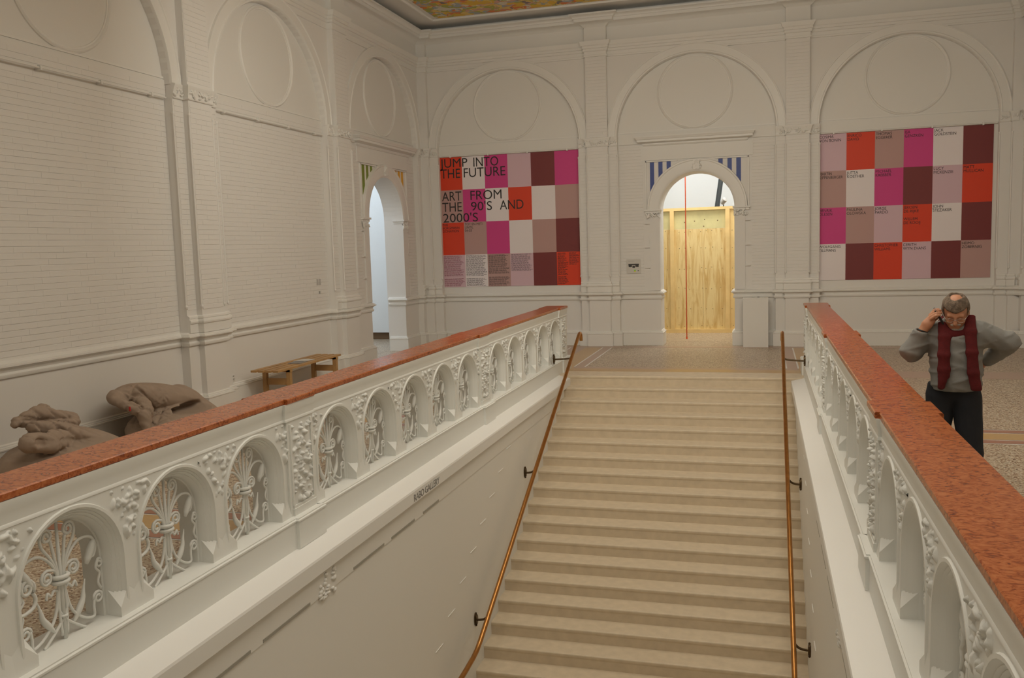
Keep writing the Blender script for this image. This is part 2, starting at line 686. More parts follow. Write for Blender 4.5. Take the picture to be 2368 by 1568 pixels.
# ---- walls: bay planes with door openings, thick reveals
wb = MB()
c, r, zs = DOOR_B
polys, out = panel_with_arch(-XW - .6, XW + .6, 0, ZC, c, r, 0, zs, r, 28)
for p in polys:
    wb.add([(u, YW, z) for u, z in p], [tuple(range(len(p)))])
    wb.add([(u, YW + .64, z) for u, z in p], [tuple(range(len(p)))])
wb.grid([[(u, YW, z) for u, z in out], [(u, YW + .64, z) for u, z in out]])
WB = tag(wb.build('wall_back', WALL, weld=False), kind='structure')
wl = MB()
c, r, zs = DOOR_L
polys, out = panel_with_arch(YN, YW + .64, 0, ZC, c, r, 0, zs, r, 28)
for p in polys:
    wl.add([(-XW, u, z) for u, z in p], [tuple(range(len(p)))])
    wl.add([(-XW - .39, u, z) for u, z in p], [tuple(range(len(p)))])
wl.grid([[(-XW, u, z) for u, z in out], [(-XW - .39, u, z) for u, z in out]])
WL = tag(wl.build('wall_left', WALL, weld=False), kind='structure')
WR = tag(MB().box((XW, YN, -.2), (XW + .3, YW + .64, ZC)).build('wall_right', WALL), kind='structure')
tag(MB().box((-XW - .6, YN - .3, -.2), (XW + .3, YN, ZC)).build('wall_front', WALL), kind='structure')

# ---- ceiling with border and canvas
CE = tag(MB().box((-XW - .6, YN - .3, ZC), (XW + .3, YW + .7, ZC + .15)).build('ceiling', PLASTER), kind='structure')
canvas = MB().box((-XW + .82, YN + 1.2, ZC - .02), (XW - .82, YW - .81, ZC - .004)).build('ceiling_canvas', CANVAS)
tag(canvas, 'large multicoloured canvas stretched across the ceiling', 'artwork')
b = MB()
fr = [(-XW + .66, YN + 1), (-XW + .66, YW - .66), (XW - .66, YW - .66), (XW - .66, YN + 1)]
sweep(fr, [(0, ZC), (0, ZC - .03), (.03, ZC - .03), (.05, ZC - .012), (.05, ZC)]).build('ceiling_bead', TRIMM, CE)

# ---- trims running round the room
BASE_PROF = [(0, 0), (.045, 0), (.045, .24), (.052, .245), (.052, .258), (.034, .262), (.034, .272), (.02, .278), (.02, .29), (0, .30)]
DADO_PROF = [(0, .925), (.022, .93), (.03, .945), (.03, .965), (.012, .985), (.018, 1.01), (.05, 1.035), (.065, 1.04), (.065, 1.055), (.05, 1.06), (.05, 1.072), (0, 1.10)]
for i, p in enumerate(wall_paths()):
    tag(sweep(p, BASE_PROF).build('baseboard_' + ('left', 'back', 'right')[i], TRIMM, smooth=30), kind='structure')
    tag(sweep(p, DADO_PROF).build('trim_%d' % (i + 1), TRIMM, smooth=30), kind='structure')
STRING_PROF = [(0, 5.70), (.018, 5.705), (.018, 5.735), (.008, 5.74), (.008, 5.80), (.03, 5.81), (.03, 5.855), (.045, 5.86), (.045, 5.905), (.062, 5.915), (.085, 5.965), (.09, 5.99), (0, 6.0)]
CORN_PROF = [(0, 6.26), (.05, 6.30), (.10, 6.335), (.17, 6.345), (.17, 6.40), (.19, 6.405), (.20, 6.43), (.235, 6.455), (.25, 6.46), (.25, 6.49), (0, 6.50)]
p = wall_paths(False, base=.10, p1=.10, p2=.20)[0]
tag(sweep(p, STRING_PROF).build('trim_4', TRIMM, smooth=30), kind='structure')
tag(sweep(p, [(-.08, 5.9), (.006, 5.9), (.006, 6.4), (-.08, 6.4)]).build('trim_6', PLASTER), kind='structure')
tag(sweep(p, CORN_PROF).build('trim_5', TRIMM, smooth=30), kind='structure')


# ---- pilasters, arches, roundels; each wall mapped by a function (t along wall, projection out, z)
def on_back(t, o, z):
    return (t, YW - o, z)


def on_left(t, o, z):
    return (-XW + o, t, z)


def on_right(t, o, z):
    return (XW - o, t, z)


def wbox(b, W, t0, t1, o0, o1, z0, z1):
    p = [W(t0, o0, z0), W(t1, o1, z1)]
    lo = tuple(min(a, c) for a, c in zip(*p))
    hi = tuple(max(a, c) for a, c in zip(*p))
    b.box(lo, hi)


def leaf_lumps(b, W, t0, t1, o, z0, z1, n, s, seed):
    r = random.Random(seed)
    for _ in range(n):
        t, z = r.uniform(t0, t1), r.uniform(z0, z1)
        a = r.uniform(0, PI)
        L = s * r.uniform(.6, 1.3)
        ca, sa = math.cos(a), math.sin(a)
        rows = []
        for i in range(5):
            th = PI * i / 4
            row = []
            for k in range(6):
                ph = 2 * PI * k / 6
                x, y, q = L * math.cos(th), L * .45 * math.sin(th) * math.cos(ph), L * .55 * math.sin(th) * math.sin(ph)
                row.append(W(t + ca * x - sa * y, o + q, z + sa * x + ca * y))
            rows.append(row)
        b.grid(rows, True)


def dress_wall(WO, W, pils, bays, tmax, tmin, right=False):
    for c, hs, hc in pils:
        t0, t1 = max(c - hs, tmin), min(c + hs, tmax)
        if t1 <= t0 + .01:
            continue
        b = MB()
        k0, k1 = max(c - hc, tmin), min(c + hc, tmax)
        wbox(b, W, t0, t1, 0, P1, 0, ZSP)
        wbox(b, W, k0, k1, 0, P2, 0, 6.3)
        for e, oo in ((k0, P2), (k1, P2), (t0, P1), (t1, P1)):        # slim corner beads
            if tmin < e < tmax:
                b.tube([W(e, oo, 1.42), W(e, oo, 3.78)], .014, 6)
                for zz in (1.42, 3.78):
                    b.blob(W(e, oo, zz), (.022, .022, .03), 6, 4)
        pil = b.build('pilaster', WALL, WO)
        # moulded base above the dado and carved capital at the springing
        path = skyline(t0, t1, [(c, hs, hc)])
        pp = [W(t, o, 0)[:2] for t, o in path]
        if W is on_right:
            pp = pp[::-1]
        pp2 = [W(t0, -.02, 0)[:2]] + pp[1:-1] + [W(t1, -.02, 0)[:2]] if False else pp
        sweep(pp2, [(0, 1.08), (.035, 1.09), (.035, 1.20), (.048, 1.21), (.052, 1.23), (.045, 1.25), (.028, 1.258), (.028, 1.268), (.034, 1.275), (.03, 1.295), (0, 1.31)]).build('pilaster_base', TRIMM, pil, smooth=30)
        cb = sweep(pp2, [(0, 3.965), (.02, 3.968), (.025, 3.98), (.015, 3.99), (.018, 4.03), (.04, 4.10), (.055, 4.125), (.055, 4.14), (0, 4.15)])
        for (ta, oa), (tb, ob_) in zip(path[:-1], path[1:]):
            if abs(tb - ta) > .05:
                leaf_lumps(cb, W, ta + .01, tb - .01, oa + .03, 4.0, 4.125, int(abs(tb - ta) * 75), .026, int((c + ta) * 100) + 999)
        cb.build('capital', TRIMM, pil, smooth=50)
    for c, r in bays:
        # spandrel sheet over the arch
        hb = [h for h in pils if h[0] > c][0][0]
        lb = [h for h in pils if h[0] < c][-1][0]
        u0, u1 = max(lb, tmin), min(hb, tmax)
        polys, out = panel_with_arch(u0, u1, ZSP, 5.85, c, r, ZSP, ZSP, r, 36)
        b = MB()
        for p in polys:
            b.add([W(u, .10, z) for u, z in p], [tuple(range(len(p)))])
        b.grid([[W(u, .10, z) for u, z in out], [W(u, 0, z) for u, z in out]])
        b.build('spandrel', WALL, WO, weld=False)
        # archivolt ring with inner roll
        rows = []
        for k in range(41):
            a = PI * k / 40
            ca, sa = -math.cos(a), math.sin(a)
            rows.append([W(c + q * ca, o, ZSP + q * sa) for q, o in ((r, 0), (r, P1 - .015), (r + .012, P1 + .012), (r + .035, P1 + .012), (r + .045, P1), (r + .165, P1), (r + .175, P1 + .012), (r + .19, P1 + .012), (r + .195, .09))])
        MB().grid(rows).build('archivolt', TRIMM, WO, smooth=35)
        # roundel
        rr, zc = .69, 4.93
        rows = []
        for k in range(65):
            a = 2 * PI * k / 64
            rows.append([W(c + q * math.cos(a), o, zc + q * math.sin(a)) for q, o in ((rr + .035, 0), (rr + .03, .018), (rr + .012, .03), (rr - .004, .022), (rr - .012, .012), (rr - .03, .012), (rr - .035, 0))])
        MB().grid(rows).build('roundel', TRIMM, WO, smooth=40)
        # tympanum plaster bed, bead and impost band with rail
        b = MB()
        wbox(b, W, c - r, c + r, 0, .022, 4.20, 4.225)
        wbox(b, W, c - r, c + r, 0, .012, 4.185, 4.20)
        b.build('tympanum_bead', TRIMM, WO)
        arcpts = [(c + (r - .002) * math.cos(PI * k / 30), ZSP + (r - .002) * math.sin(PI * k / 30)) for k in range(31)]
        b = MB()
        b.add([W(u, .004, max(z, 4.22)) for u, z in arcpts], [tuple(range(31))])
        b.build('tympanum', PLASTER, WO)
        b = MB()
        wbox(b, W, c - r, c + r, 0, .03, 3.985, 4.185)
        b.build('impost_band', PLASTER, WO)
        b = MB()
        b.tube([W(c - r + .02, .05, 3.97), W(c + r - .02, .05, 3.97)], .011, 6)
        for q in (-1.25, -.42, .42, 1.25):
            wbox(b, W, c + q - .012, c + q + .012, 0, .07, 3.945, 3.99)
        if not (W is on_back and abs(c) < .1) and not (W is on_left and c > 2):
            b.build('picture_rail', TRIMM, WO, smooth=30)


dress_wall(WB, on_back, BACK_PIL, BACK_BAYS, XW - P2, -XW + P2)
dress_wall(WL, on_left, LEFT_PIL, LEFT_BAYS, YW - P2, -8.2)
dress_wall(WR, on_right, LEFT_PIL, LEFT_BAYS[2:], YW - P2, .2, True)


# ---- painted bricks: the nearest 300 of the left wall one by one, the rest as one mesh per wall
def brick_mesh(w, h=.0572, d=.0045):
    b = MB()
    e = .002
    v = [(0, -w / 2, -h / 2), (0, w / 2, -h / 2), (0, w / 2, h / 2), (0, -w / 2, h / 2),
         (d, -w / 2, -h / 2 + e), (d, w / 2, -h / 2 + e), (d, w / 2, h / 2 - e), (d, -w / 2, h / 2 - e)]
    b.add(v, [(4, 5, 6, 7), (0, 1, 5, 4), (1, 2, 6, 5), (2, 3, 7, 6), (3, 0, 4, 7)])
    return b.mesh('brick', WALL)


COURSE, BL = .0625, .212


def brick_spots(t0, t1, z0, z1, seed=0):
    r = random.Random(seed)
    out = []
    k0 = int(math.ceil((z0) / COURSE))
    k = k0
    while (k + 1) * COURSE <= z1 + 1e-6:
        z = (k + .5) * COURSE
        t = t0 - (BL / 2 if k % 2 else 0)
        while t < t1 - .01:
            a, b = max(t, t0), min(t + BL, t1)
            if b - a > .02:
                out.append(((a + b) / 2, b - a - .0004, z, r.uniform(-.0009, .0012)))
            t += BL
        k += 1
    return out


def brick_sheet(b, W, spots, off=0.0):
    for t, w, z, j in spots:
        e = .002
        h, d = .0572, .0045 + j
        v = []
        for o, s in ((0, 0), (d, e)):
            for tt, zz in ((-1, -1), (1, -1), (1, 1), (-1, 1)):
                v.append(W(t + tt * (w / 2), off + o, z + zz * (h / 2 - s)))
        b.add(v, [(4, 5, 6, 7), (0, 1, 5, 4), (1, 2, 6, 5), (2, 3, 7, 6), (3, 0, 4, 7)])


bb = MB()
near = []
for i, (c, r) in enumerate(LEFT_BAYS):
    if i == 2:
        dl0, dl1 = DOOR_L[0] - DOOR_L[1] - .28, DOOR_L[0] + DOOR_L[1] + .28
        sp = brick_spots(c - r, dl0, 1.11, 3.96) + brick_spots(dl1, c + r, 1.11, 3.96)
    else:
        sp = brick_spots(c - r, c + r, 1.11, 3.96)
    sp += brick_spots(c - r, c + r, 3.985, 4.185) if False else []
    if i == 0:
        near = sp
    else:
        brick_sheet(bb, on_left, sp)
    if i < 2 or True:
        brick_sheet(bb, on_left, brick_spots(c - r, c + r, 3.99, 4.185, 5), .03)
near = [s for s in near if s[0] > -7.0]
full = [s for s in near if abs(s[1] - (BL - .0004)) < 1e-4]
full.sort(key=lambda s: (Vector((-XW, s[0], s[2])) - CAM_POS).length)
single = set(id(s) for s in full[:300])
brick_sheet(bb, on_left, [s for s in near if id(s) not in single])
bmesh_brick = brick_mesh(BL - .0004)
for s in full[:300]:
    link('brick', bmesh_brick, WL, Vector((-XW + s[3], s[0], s[2])))
for c, hs, hc in LEFT_PIL[1:3]:
    brick_sheet(bb, on_left, brick_spots(c - hc + .02, c + hc - .02, 1.32, 3.95, 2), P2)
    brick_sheet(bb, on_left, brick_spots(c - hs + .02, c - hc - .01, 1.32, 3.95, 3), P1)
    brick_sheet(bb, on_left, brick_spots(c + hc + .01, c + hs - .02, 1.32, 3.95, 3), P1)
    brick_sheet(bb, on_left, brick_spots(c - hc + .01, c + hc - .01, 4.16, 5.70, 2), P2)
tag(bb.build('brick_courses', WALL, WL, weld=False), kind='stuff')
bb = MB()
for c, r in BACK_BAYS:
    if abs(c) < .1:
        sp = brick_spots(c - r, -1.02, 1.11, 3.96) + brick_spots(1.06, c + r, 1.11, 3.96)
        brick_sheet(bb, on_back, sp)
for c, hs, hc in BACK_PIL[1:3]:
    brick_sheet(bb, on_back, brick_spots(c - hc + .02, c + hc - .02, 1.32, 3.95, 2), P2)
    brick_sheet(bb, on_back, brick_spots(c - hs + .02, c - hc - .01, 1.32, 3.95, 3), P1)
    brick_sheet(bb, on_back, brick_spots(c + hc + .01, c + hs - .02, 1.32, 3.95, 3), P1)
    brick_sheet(bb, on_back, brick_spots(c - hc + .01, c + hc - .01, 4.16, 5.70, 2), P2)
tag(bb.build('brick_courses', WALL, WB, weld=False), kind='stuff')


# ---- doorway surrounds
def door_surround(WO, W, c, r, zs, stripes_a, stripes_b, hood):
    ro = r + .25
    b = MB()
    rows = []
    for k in range(37):
        a = PI * k / 36
        ca, sa = -math.cos(a), math.sin(a)
        rows.append([W(c + q * ca, o, zs + q * sa) for q, o in ((r, -.1), (r, .03), (r + .02, .045), (r + .05, .05), (r + .20, .05), (r + .215, .062), (r + .24, .062), (ro, .0))])
    b.grid(rows)
    b.build('door_archivolt', TRIMM, WO, smooth=35)
    # keystone ornament
    kb = MB()
    wbox(kb, W, c - .06, c + .06, .04, .07, zs + r + .03, zs + ro - .03)
    leaf_lumps(kb, W, c - .10, c + .10, .055, zs + r + .04, zs + ro - .05, 14, .04, 3)
    kb.build('keystone_ornament', TRIMM, WO, smooth=50)
    # impost blocks with carving, jamb strips with small tie stones
    for s in (-1, 1):
        a0, a1 = sorted((c + s * (r - .03), c + s * (r + .30)))
        ib = MB()
        wbox(ib, W, a0, a1, -.2, .06, zs - .02, zs + .015)
        wbox(ib, W, a0 + .02, a1 - .02, -.2, .035, zs - .06, zs - .02)
        leaf_lumps(ib, W, a0 + .03, a1 - .03, .03, zs - .15, zs - .05, 26, .035, 8 + s)
        ib.build('impost_block', TRIMM, WO, smooth=40)
        jb = MB()
        wbox(jb, W, min(c + s * r, c + s * (r + .20)), max(c + s * r, c + s * (r + .20)), 0, .02, 1.10, zs - .1)
        for zz in (1.55, 1.95, 2.42):
            q0, q1 = sorted((c + s * (r + .20), c + s * (r + .30)))
            wbox(jb, W, q0, q1, 0, .03, zz, zz + .02)
        jb.build('jamb_strip', WALL, WO)
        # framed spandrel corner with bead
        fb = MB()
        e0, e1 = sorted((c + s * .36 * (r / .715), c + s * (ro + .02)))
        wbox(fb, W, e0, e1, 0, .03, 3.625, 3.645)
        q0, q1 = sorted((c + s * (ro + .0), c + s * (ro + .025)))
        wbox(fb, W, q0, q1, 0, .03, zs + .02, 3.645)
        fb.build('frame_bead', TRIMM, WO)
    fb = MB()
    wbox(fb, W, c - ro - .1, c + ro + .1, 0, .018, 3.66, 3.95)
    fb.build('door_frieze', PLASTER, WO)
    hb = MB()
    t0, t1 = hood
    prof = [(0, 3.93), (.03, 3.94), (.05, 3.965), (.05, 3.985), (.10, 4.0), (.14, 4.01), (.14, 4.05), (.155, 4.055), (.17, 4.085), (.18, 4.10), (.18, 4.115), (0, 4.125)]
    path = [W(t0 + .02, 0, 0)[:2], W(t0 + .02, .01, 0)[:2], W(t1 - .02, .01, 0)[:2], W(t1 - .02, 0, 0)[:2]]
    sweep([W(t0 + .18, -.01, 0)[:2], W(t0 + .18, .0, 0)[:2], W(t1 - .18, .0, 0)[:2], W(t1 - .18, -.01, 0)[:2]], prof).build('hood_moulding', TRIMM, WO, smooth=30)
    # painted stripes, cut by the arch
    for spots, m in ((stripes_a, stripes_a[0]), (stripes_b, stripes_b[0])):
        for u0, u1 in spots[1]:
            n = 5
            top = 3.622
            pts = []
            for k in range(n + 1):
                u = u0 + (u1 - u0) * k / n
                pts.append((c + u, zs + math.sqrt(max((ro - .004) ** 2 - u * u, 0.0))))
            ring = pts + [(c + u1, top), (c + u0, top)]
            ring = [(u, min(z, top - .002) if i <= n else z) for i, (u, z) in enumerate(ring)]
            sb = MB()
            N = len(ring)
            sb.add([W(u, .006, z) for u, z in ring] + [W(u, .0, z) for u, z in ring], [tuple(range(N))] + [(i, (i + 1) % N, N + (i + 1) % N, N + i) for i in range(N)])
            sb.build('painted_stripe', m, WO)


door_surround(WB, on_back, *DOOR_B, (BLUE, [(-.895, -.815), (-.73, -.65), (-.57, -.49)]), (BLUE, [(.42, .50), (.59, .67), (.755, .84)]), (-1.15, 1.12))
door_surround(WL, on_left, *DOOR_L, (GREEN, [(-.955, -.86), (-.775, -.69), (-.60, -.52)]), (YELLOW, [(.53, .61), (.69, .78), (.85, .94)]), (1.02, 3.72))

# ---- rooms seen through the two doorways
gb = MB()
gb.box((-4.0, 4.86, -.2), (4.0, 10.2, 0))
tag(gb.build('floor_gallery', TERR), kind='structure')
tag(MB().box((-4.2, 10.0, 0), (4.2, 10.2, 5.6)).build('wall_gallery_back', COOLW), kind='structure')
tag(MB().box((-4.2, 4.86, 0), (-4.0, 10.0, 5.6)).build('wall_gallery_left', COOLW), kind='structure')
tag(MB().box((4.0, 4.86, 0), (4.2, 10.0, 5.6)).build('wall_gallery_right', COOLW), kind='structure')
tag(MB().box((-4.2, 4.86, 5.6), (4.2, 10.2, 5.75)).build('ceiling_gallery', COOLW), kind='structure')
tag(MB().box((-10.0, -1.0, -.2), (-6.15, 6.6, 0)).build('floor_side_room', TERR), kind='structure')
tag(MB().box((-10.2, -1.0, 0), (-10.0, 6.6, 5.2)).build('wall_side_far', COOLW), kind='structure')
tag(MB().box((-10.2, 6.6, 0), (-6.15, 6.8, 5.2)).build('wall_side_back', COOLW), kind='structure')
tag(MB().box((-10.2, -1.2, 0), (-6.15, -1.0, 5.2)).build('wall_side_front', COOLW), kind='structure')
tag(MB().box((-10.2, -1.2, 5.2), (-6.15, 6.8, 5.35)).build('ceiling_side_room', COOLW), kind='structure')
part = thing('partition_panel', (-8.0, 4.6, 0), 'tall white partition panel raised off the floor inside the side doorway', 'partition')
MB().box((-9.3, 5.3, .16), (-6.75, 5.42, 4.6)).build('panel', COOLW, part)
MB().box((-9.2, 5.34, 0), (-6.85, 5.40, .16)).build('gap_shade', GAPSHADE, part)  # dark box standing in for the shaded gap below the panel

# ================================================================== STAIRS
ST = tag(link('stairs', None, None, Vector((0, 0, 0))), kind='structure')


def step_mesh(depth):
    b = MB()
    e = .012
    prof = [(0, -RISE), (0, -.05), (-.006, -.03), (-.006, -e), (-.006 + e * .3, -e * .3), (-.006 + e, 0), (depth, 0), (depth, -RISE)]
    n = len(prof)
    v = [(-HW, y, z) for y, z in prof] + [(HW, y, z) for y, z in prof]
    b.add(v, [tuple(range(n)), tuple(range(2 * n - 1, n - 1, -1))] + [(i, (i + 1) % n, n + (i + 1) % n, n + i) for i in range(n)])
    return b.mesh('step', STEP)


sm = step_mesh(TREAD + .01)
b = MB()
e = .012
prof = [(0, -RISE), (0, -.05), (-.006, -.03), (-.006, -e), (-.006 + e, 0), (.5, 0), (.5, -RISE)]
n = len(prof)
hw0 = 1.90
b.add([(-hw0, y, z) for y, z in prof] + [(hw0, y, z) for y, z in prof], [tuple(range(n)), tuple(range(2 * n - 1, n - 1, -1))] + [(i, (i + 1) % n, n + (i + 1) % n, n + i) for i in range(n)])
b.build('step', STEP, ST)
for i in range(1, 21):
    link('step', sm, ST, Vector((0, -i * TREAD, -i * RISE)))
zl = -21 * RISE
tag(MB().box((-HW - .2, -13.8, zl - .2), (HW + .2, -20 * TREAD + .02, zl)).build('floor_lower_landing', STEP), kind='structure')
tag(MB().box((-HW - .2, -13.9, zl - .2), (HW + .2, -13.6, -.02)).build('wall_stairwell_end', PLASTER), kind='structure')
for s, nm in ((-1, 'left'), (1, 'right')):
    W_ = tag(MB().box((min(s * HW, s * 1.90), -13.6, zl - .1), (max(s * HW, s * 1.90), .5, -.166)).build('wall_stairwell_' + nm, PLASTER), kind='structure')
    # frieze strip under the ledge and slots whose shade is painted as grey strips, carved vent ornament
    f = MB().box((min(s * (HW - .006), s * HW), -13.6, -.34), (max(s * (HW - .006), s * HW), -.35, -.168))
    f.build('frieze_strip', PLASTER, W_)
    MB().box((min(s * 1.665, s * HW), -.22, -.30), (max(s * 1.665, s * HW), -.02, -.168)).build('corbel', BALTOP, W_)
    for y0, y1 in ((-9.36, -8.98), (-8.84, -8.26), (-7.6, -7.05), (-6.9, -6.4), (-6.2, -5.8)):
        MB().box((min(s * (HW - .010), s * HW), y0, -.335), (max(s * (HW - .010), s * HW), y1, -.315)).build('slot_shade', SLOTSHADE, W_)
    ob_ = MB()
    r_ = random.Random(4)
    for q in range(26):
        ob_.blob((s * (HW - .006), -8.0 + r_.uniform(-.12, .12), -.28 + r_.uniform(-.10, .08)), (.016, .03 * r_.uniform(.5, 1.2), .014 * r_.uniform(.6, 1.5)), 6, 4)
    ob_.build('carved_ornament', PLASTER, W_, smooth=True)
    for q in range(9):                                                # short brick lips following the flight
        yy = -3.3 - q * .36
        zz = -.37 - q * .195
        MB().box((min(s * (HW - .006), s * HW), yy - .20, zz), (max(s * (HW - .006), s * HW), yy, zz + .006)).build('brick_lip', TRIMM, W_)

# ================================================================== BALUSTRADES
PIERS = [.57, -3.68, -7.93, -12.18]
PITCH, OFF = .778, .569
ARCH_Y = [p - OFF - k * PITCH for p in PIERS[:3] for k in range(5)]
ZS, ZT = .22, .885               # sill level, underside of top moulding
R0, R1, R2 = .345, .272, .262    # opening radius at the front, at the grille, at the back
ZA = .535                        # arch springing
XF = 1.90                        # arcade front


def spiral(cx, cy, r0, r1, a0, turns, n=20):
    return [(cx + (r0 + (r1 - r0) * k / n) * math.cos(a0 + turns * 2 * PI * k / n), cy + (r0 + (r1 - r0) * k / n) * math.sin(a0 + turns * 2 * PI * k / n)) for k in range(n + 1)]


def smooth_path(pts, n=5):
    out = []
    P = [Vector(p) for p in pts]
    for i in range(len(P) - 1):
        p0, p1, p2, p3 = P[max(i - 1, 0)], P[i], P[i + 1], P[min(i + 2, len(P) - 1)]
        for k in range(n):
            t = k / n
            out.append(tuple(.5 * ((2 * p1) + (p2 - p0) * t + (2 * p0 - 5 * p1 + 4 * p2 - p3) * t * t + (3 * p1 - p0 - 3 * p2 + p3) * t ** 3)))
    out.append(tuple(P[-1]))
    return out


def grille_parts():
    """(name, path in (u,v), radii) ; v from the sill"""
    g = []
    rb = .0075
    g.append(('stem', [(0, 0), (0, .30), (0, .59)], [.011, .010, .007]))
    for s in (-1, 1):
        g.append(('bar', smooth_path([(s * .016, .02), (s * .022, .16), (s * .014, .30), (s * .03, .42), (s * .045, .50)], 5), rb))
        # tall fan bar ending in an inward spiral under the crown
        g.append(('scroll', smooth_path([(s * .010, .30), (s * .045, .40), (s * .098, .48), (s * .105, .525)], 5) + spiral(s * .068, .525, .037, .010, 0 if s > 0 else PI, s * 1.6, 18), rb))
        # outward arm reaching the reveal, dropping to the horn
        g.append(('arm', smooth_path([(s * .012, .30), (s * .05, .385), (s * .12, .445), (s * .20, .44), (s * .235, .39), (s * .215, .335), (s * .185, .35)], 5), rb))
        g.append(('horn', [(s * .225, .415), (s * .205, .375), (s * .18, .335), (s * .165, .31)], [.012, .020, .017, .011]))
        # scroll beside the collar
        g.append(('scroll', smooth_path([(s * .012, .285), (s * .03, .345), (s * .07, .362)], 4) + spiral(s * .082, .326, .037, .010, PI / 2, -s * 1.7, 18), rb))
        # crossing legs ending in a spiral at the jamb
        g.append(('leg', smooth_path([(s * .012, .28), (s * .03, .17), (-s * .015, .09), (-s * .10, .02), (-s * .13, 0)] if s > 0 else [(s * .012, .28), (s * .03, .17), (-s * .015, .09), (-s * .10, .02), (-s * .13, 0)], 5), rb))
        g.append(('leg', smooth_path([(s * .014, .27), (s * .05, .13), (s * .12, .055), (s * .19, .03), (s * .195, .08), (s * .20, .12)], 5) + spiral(s * .228, .115, .034, .010, PI if s > 0 else 0, -s * 1.5, 16), rb))
        g.append(('leaf', smooth_path([(s * .06, .055), (s * .095, .10), (s * .125, .145), (s * .135, .19), (s * .15, .24)], 4), [.006, .008, .011, .014, .016, .017, .016, .015, .013, .012, .011, .009, .008, .006, .005, .003, .002]))
        g.append(('tendril', smooth_path([(s * .014, .24), (s * .045, .255), (s * .065, .235), (s * .085, .255), (s * .095, .225)], 4), rb * .85))
        g.append(('tendril', smooth_path([(s * .255, .15), (s * .235, .19), (s * .25, .235), (s * .225, .27), (s * .245, .31)], 4) + spiral(s * .25, .285, .024, .008, PI / 2, -s * 1.3, 12), rb * .9))
    return g


GR = grille_parts()
GRID_MESH = {}


def grille_meshes(s):
    if s in GRID_MESH:
        return GRID_MESH[s]
    out = []
    xg = 1.985
    for name, path, rad in GR:
        b = MB()
        if isinstance(rad, list) and len(rad) != len(path):
            t = np.linspace(0, 1, len(path))
            rad = list(np.interp(t, np.linspace(0, 1, len(rad)), rad))
        b.tube([(-s * xg, u, ZS + v) for u, v in path], rad, 6)
        out.append((name, b.mesh(name, BAL, True)))
    b = MB()
    for dz in (-.014, .012):
        b.tube([(-s * (xg + .03 * math.cos(a)), .038 * math.sin(a), ZS + .30 + dz) for a in np.linspace(0, 2 * PI, 13)], .011, 6, False)
    out.append(('collar', b.mesh('collar', BAL, True)))
    b = MB()
    b.tube([(-s * (xg + .016 * math.cos(a)), .016 * math.sin(a), ZS + .115) for a in np.linspace(0, 2 * PI, 9)], .007, 5, False)
    out.append(('knop', b.mesh('knop', BAL, True)))
    # left-side trumpet spiral
    b = MB()
    pts = spiral(-.205, .325, .045, .008, -.6, 1.7, 22)
    b.tube([(-s * (xg - .006), u, ZS + v) for u, v in pts], .009, 6)
    b.tube([(-s * xg, u, ZS + v) for u, v in smooth_path([(-.17, .295), (-.155, .26), (-.17, .225), (-.22, .21), (-.26, .215)], 4)], .009, 6)
    out.append(('trumpet', b.mesh('trumpet', BAL, True)))
    GRID_MESH[s] = out
    return out


def arch_unit(s):
    """one arcade bay around u = 0: front sheet, moulded reveal, back sheet"""
    b = MB()
    hw = PITCH / 2
    n = 22
    steps = [(R0, 0), (R0 - .004, -.010), (R0 - .018, -.010), (R0 - .022, .002), (R0 - .030, .012), (R0 - .034, .010), (R0 - .042, .024), (R0 - .046, .022), (R0 - .056, .038), (R0 - .060, .036), (R1, .062), (R1, .085), (R2, .088), (R2, .20)]

    def outl(r):
        return arch_outline(r, ZS, ZA, r, n)
    rows = [[(-s * (XF + o), u, z) for u, z in outl(r)] for r, o in steps]
    b.grid(rows)
    for r, o in ((R0, 0.0), (R2, .20)):
        ol = outl(r)
        bnd = [(-hw, ZS)] + [(-hw + 2 * hw * k / n, ZT) if 0 < k < n else ((-hw if k == 0 else hw), ZA if False else ZT) for k in range(n + 1)] + [(hw, ZS)]
        b.grid([[(-s * (XF + o), u, z) for u, z in ol], [(-s * (XF + o), u, z) for u, z in bnd]])
    # stops at the foot of each splayed jamb
    for q in (-1, 1):
        R0b, c = R0 + .0, -.018
        a0, b0, c0 = (c, q * R0b, ZS), (.064, q * (R1 + .0), ZS), (c, q * (R1 - .006), ZS)
        A, B, Cc = (0, q * R0b, ZS + .135), (.064, q * R1, ZS + .135), (c, q * (R1 - .006), ZS + .05)
        a1 = (c, q * (hw), ZS)
        a2 = (0, q * hw, ZS + .10)
        V = [a0, b0, c0, Cc, A, B, a1, a2]
        b.add([(-s * (XF + x), u, z) for x, u, z in V], [(0, 2, 3, 4), (2, 1, 5, 3), (4, 3, 5), (6, 0, 4, 7), (0, 1, 2)])
    return b.mesh('arch', BAL, 28)


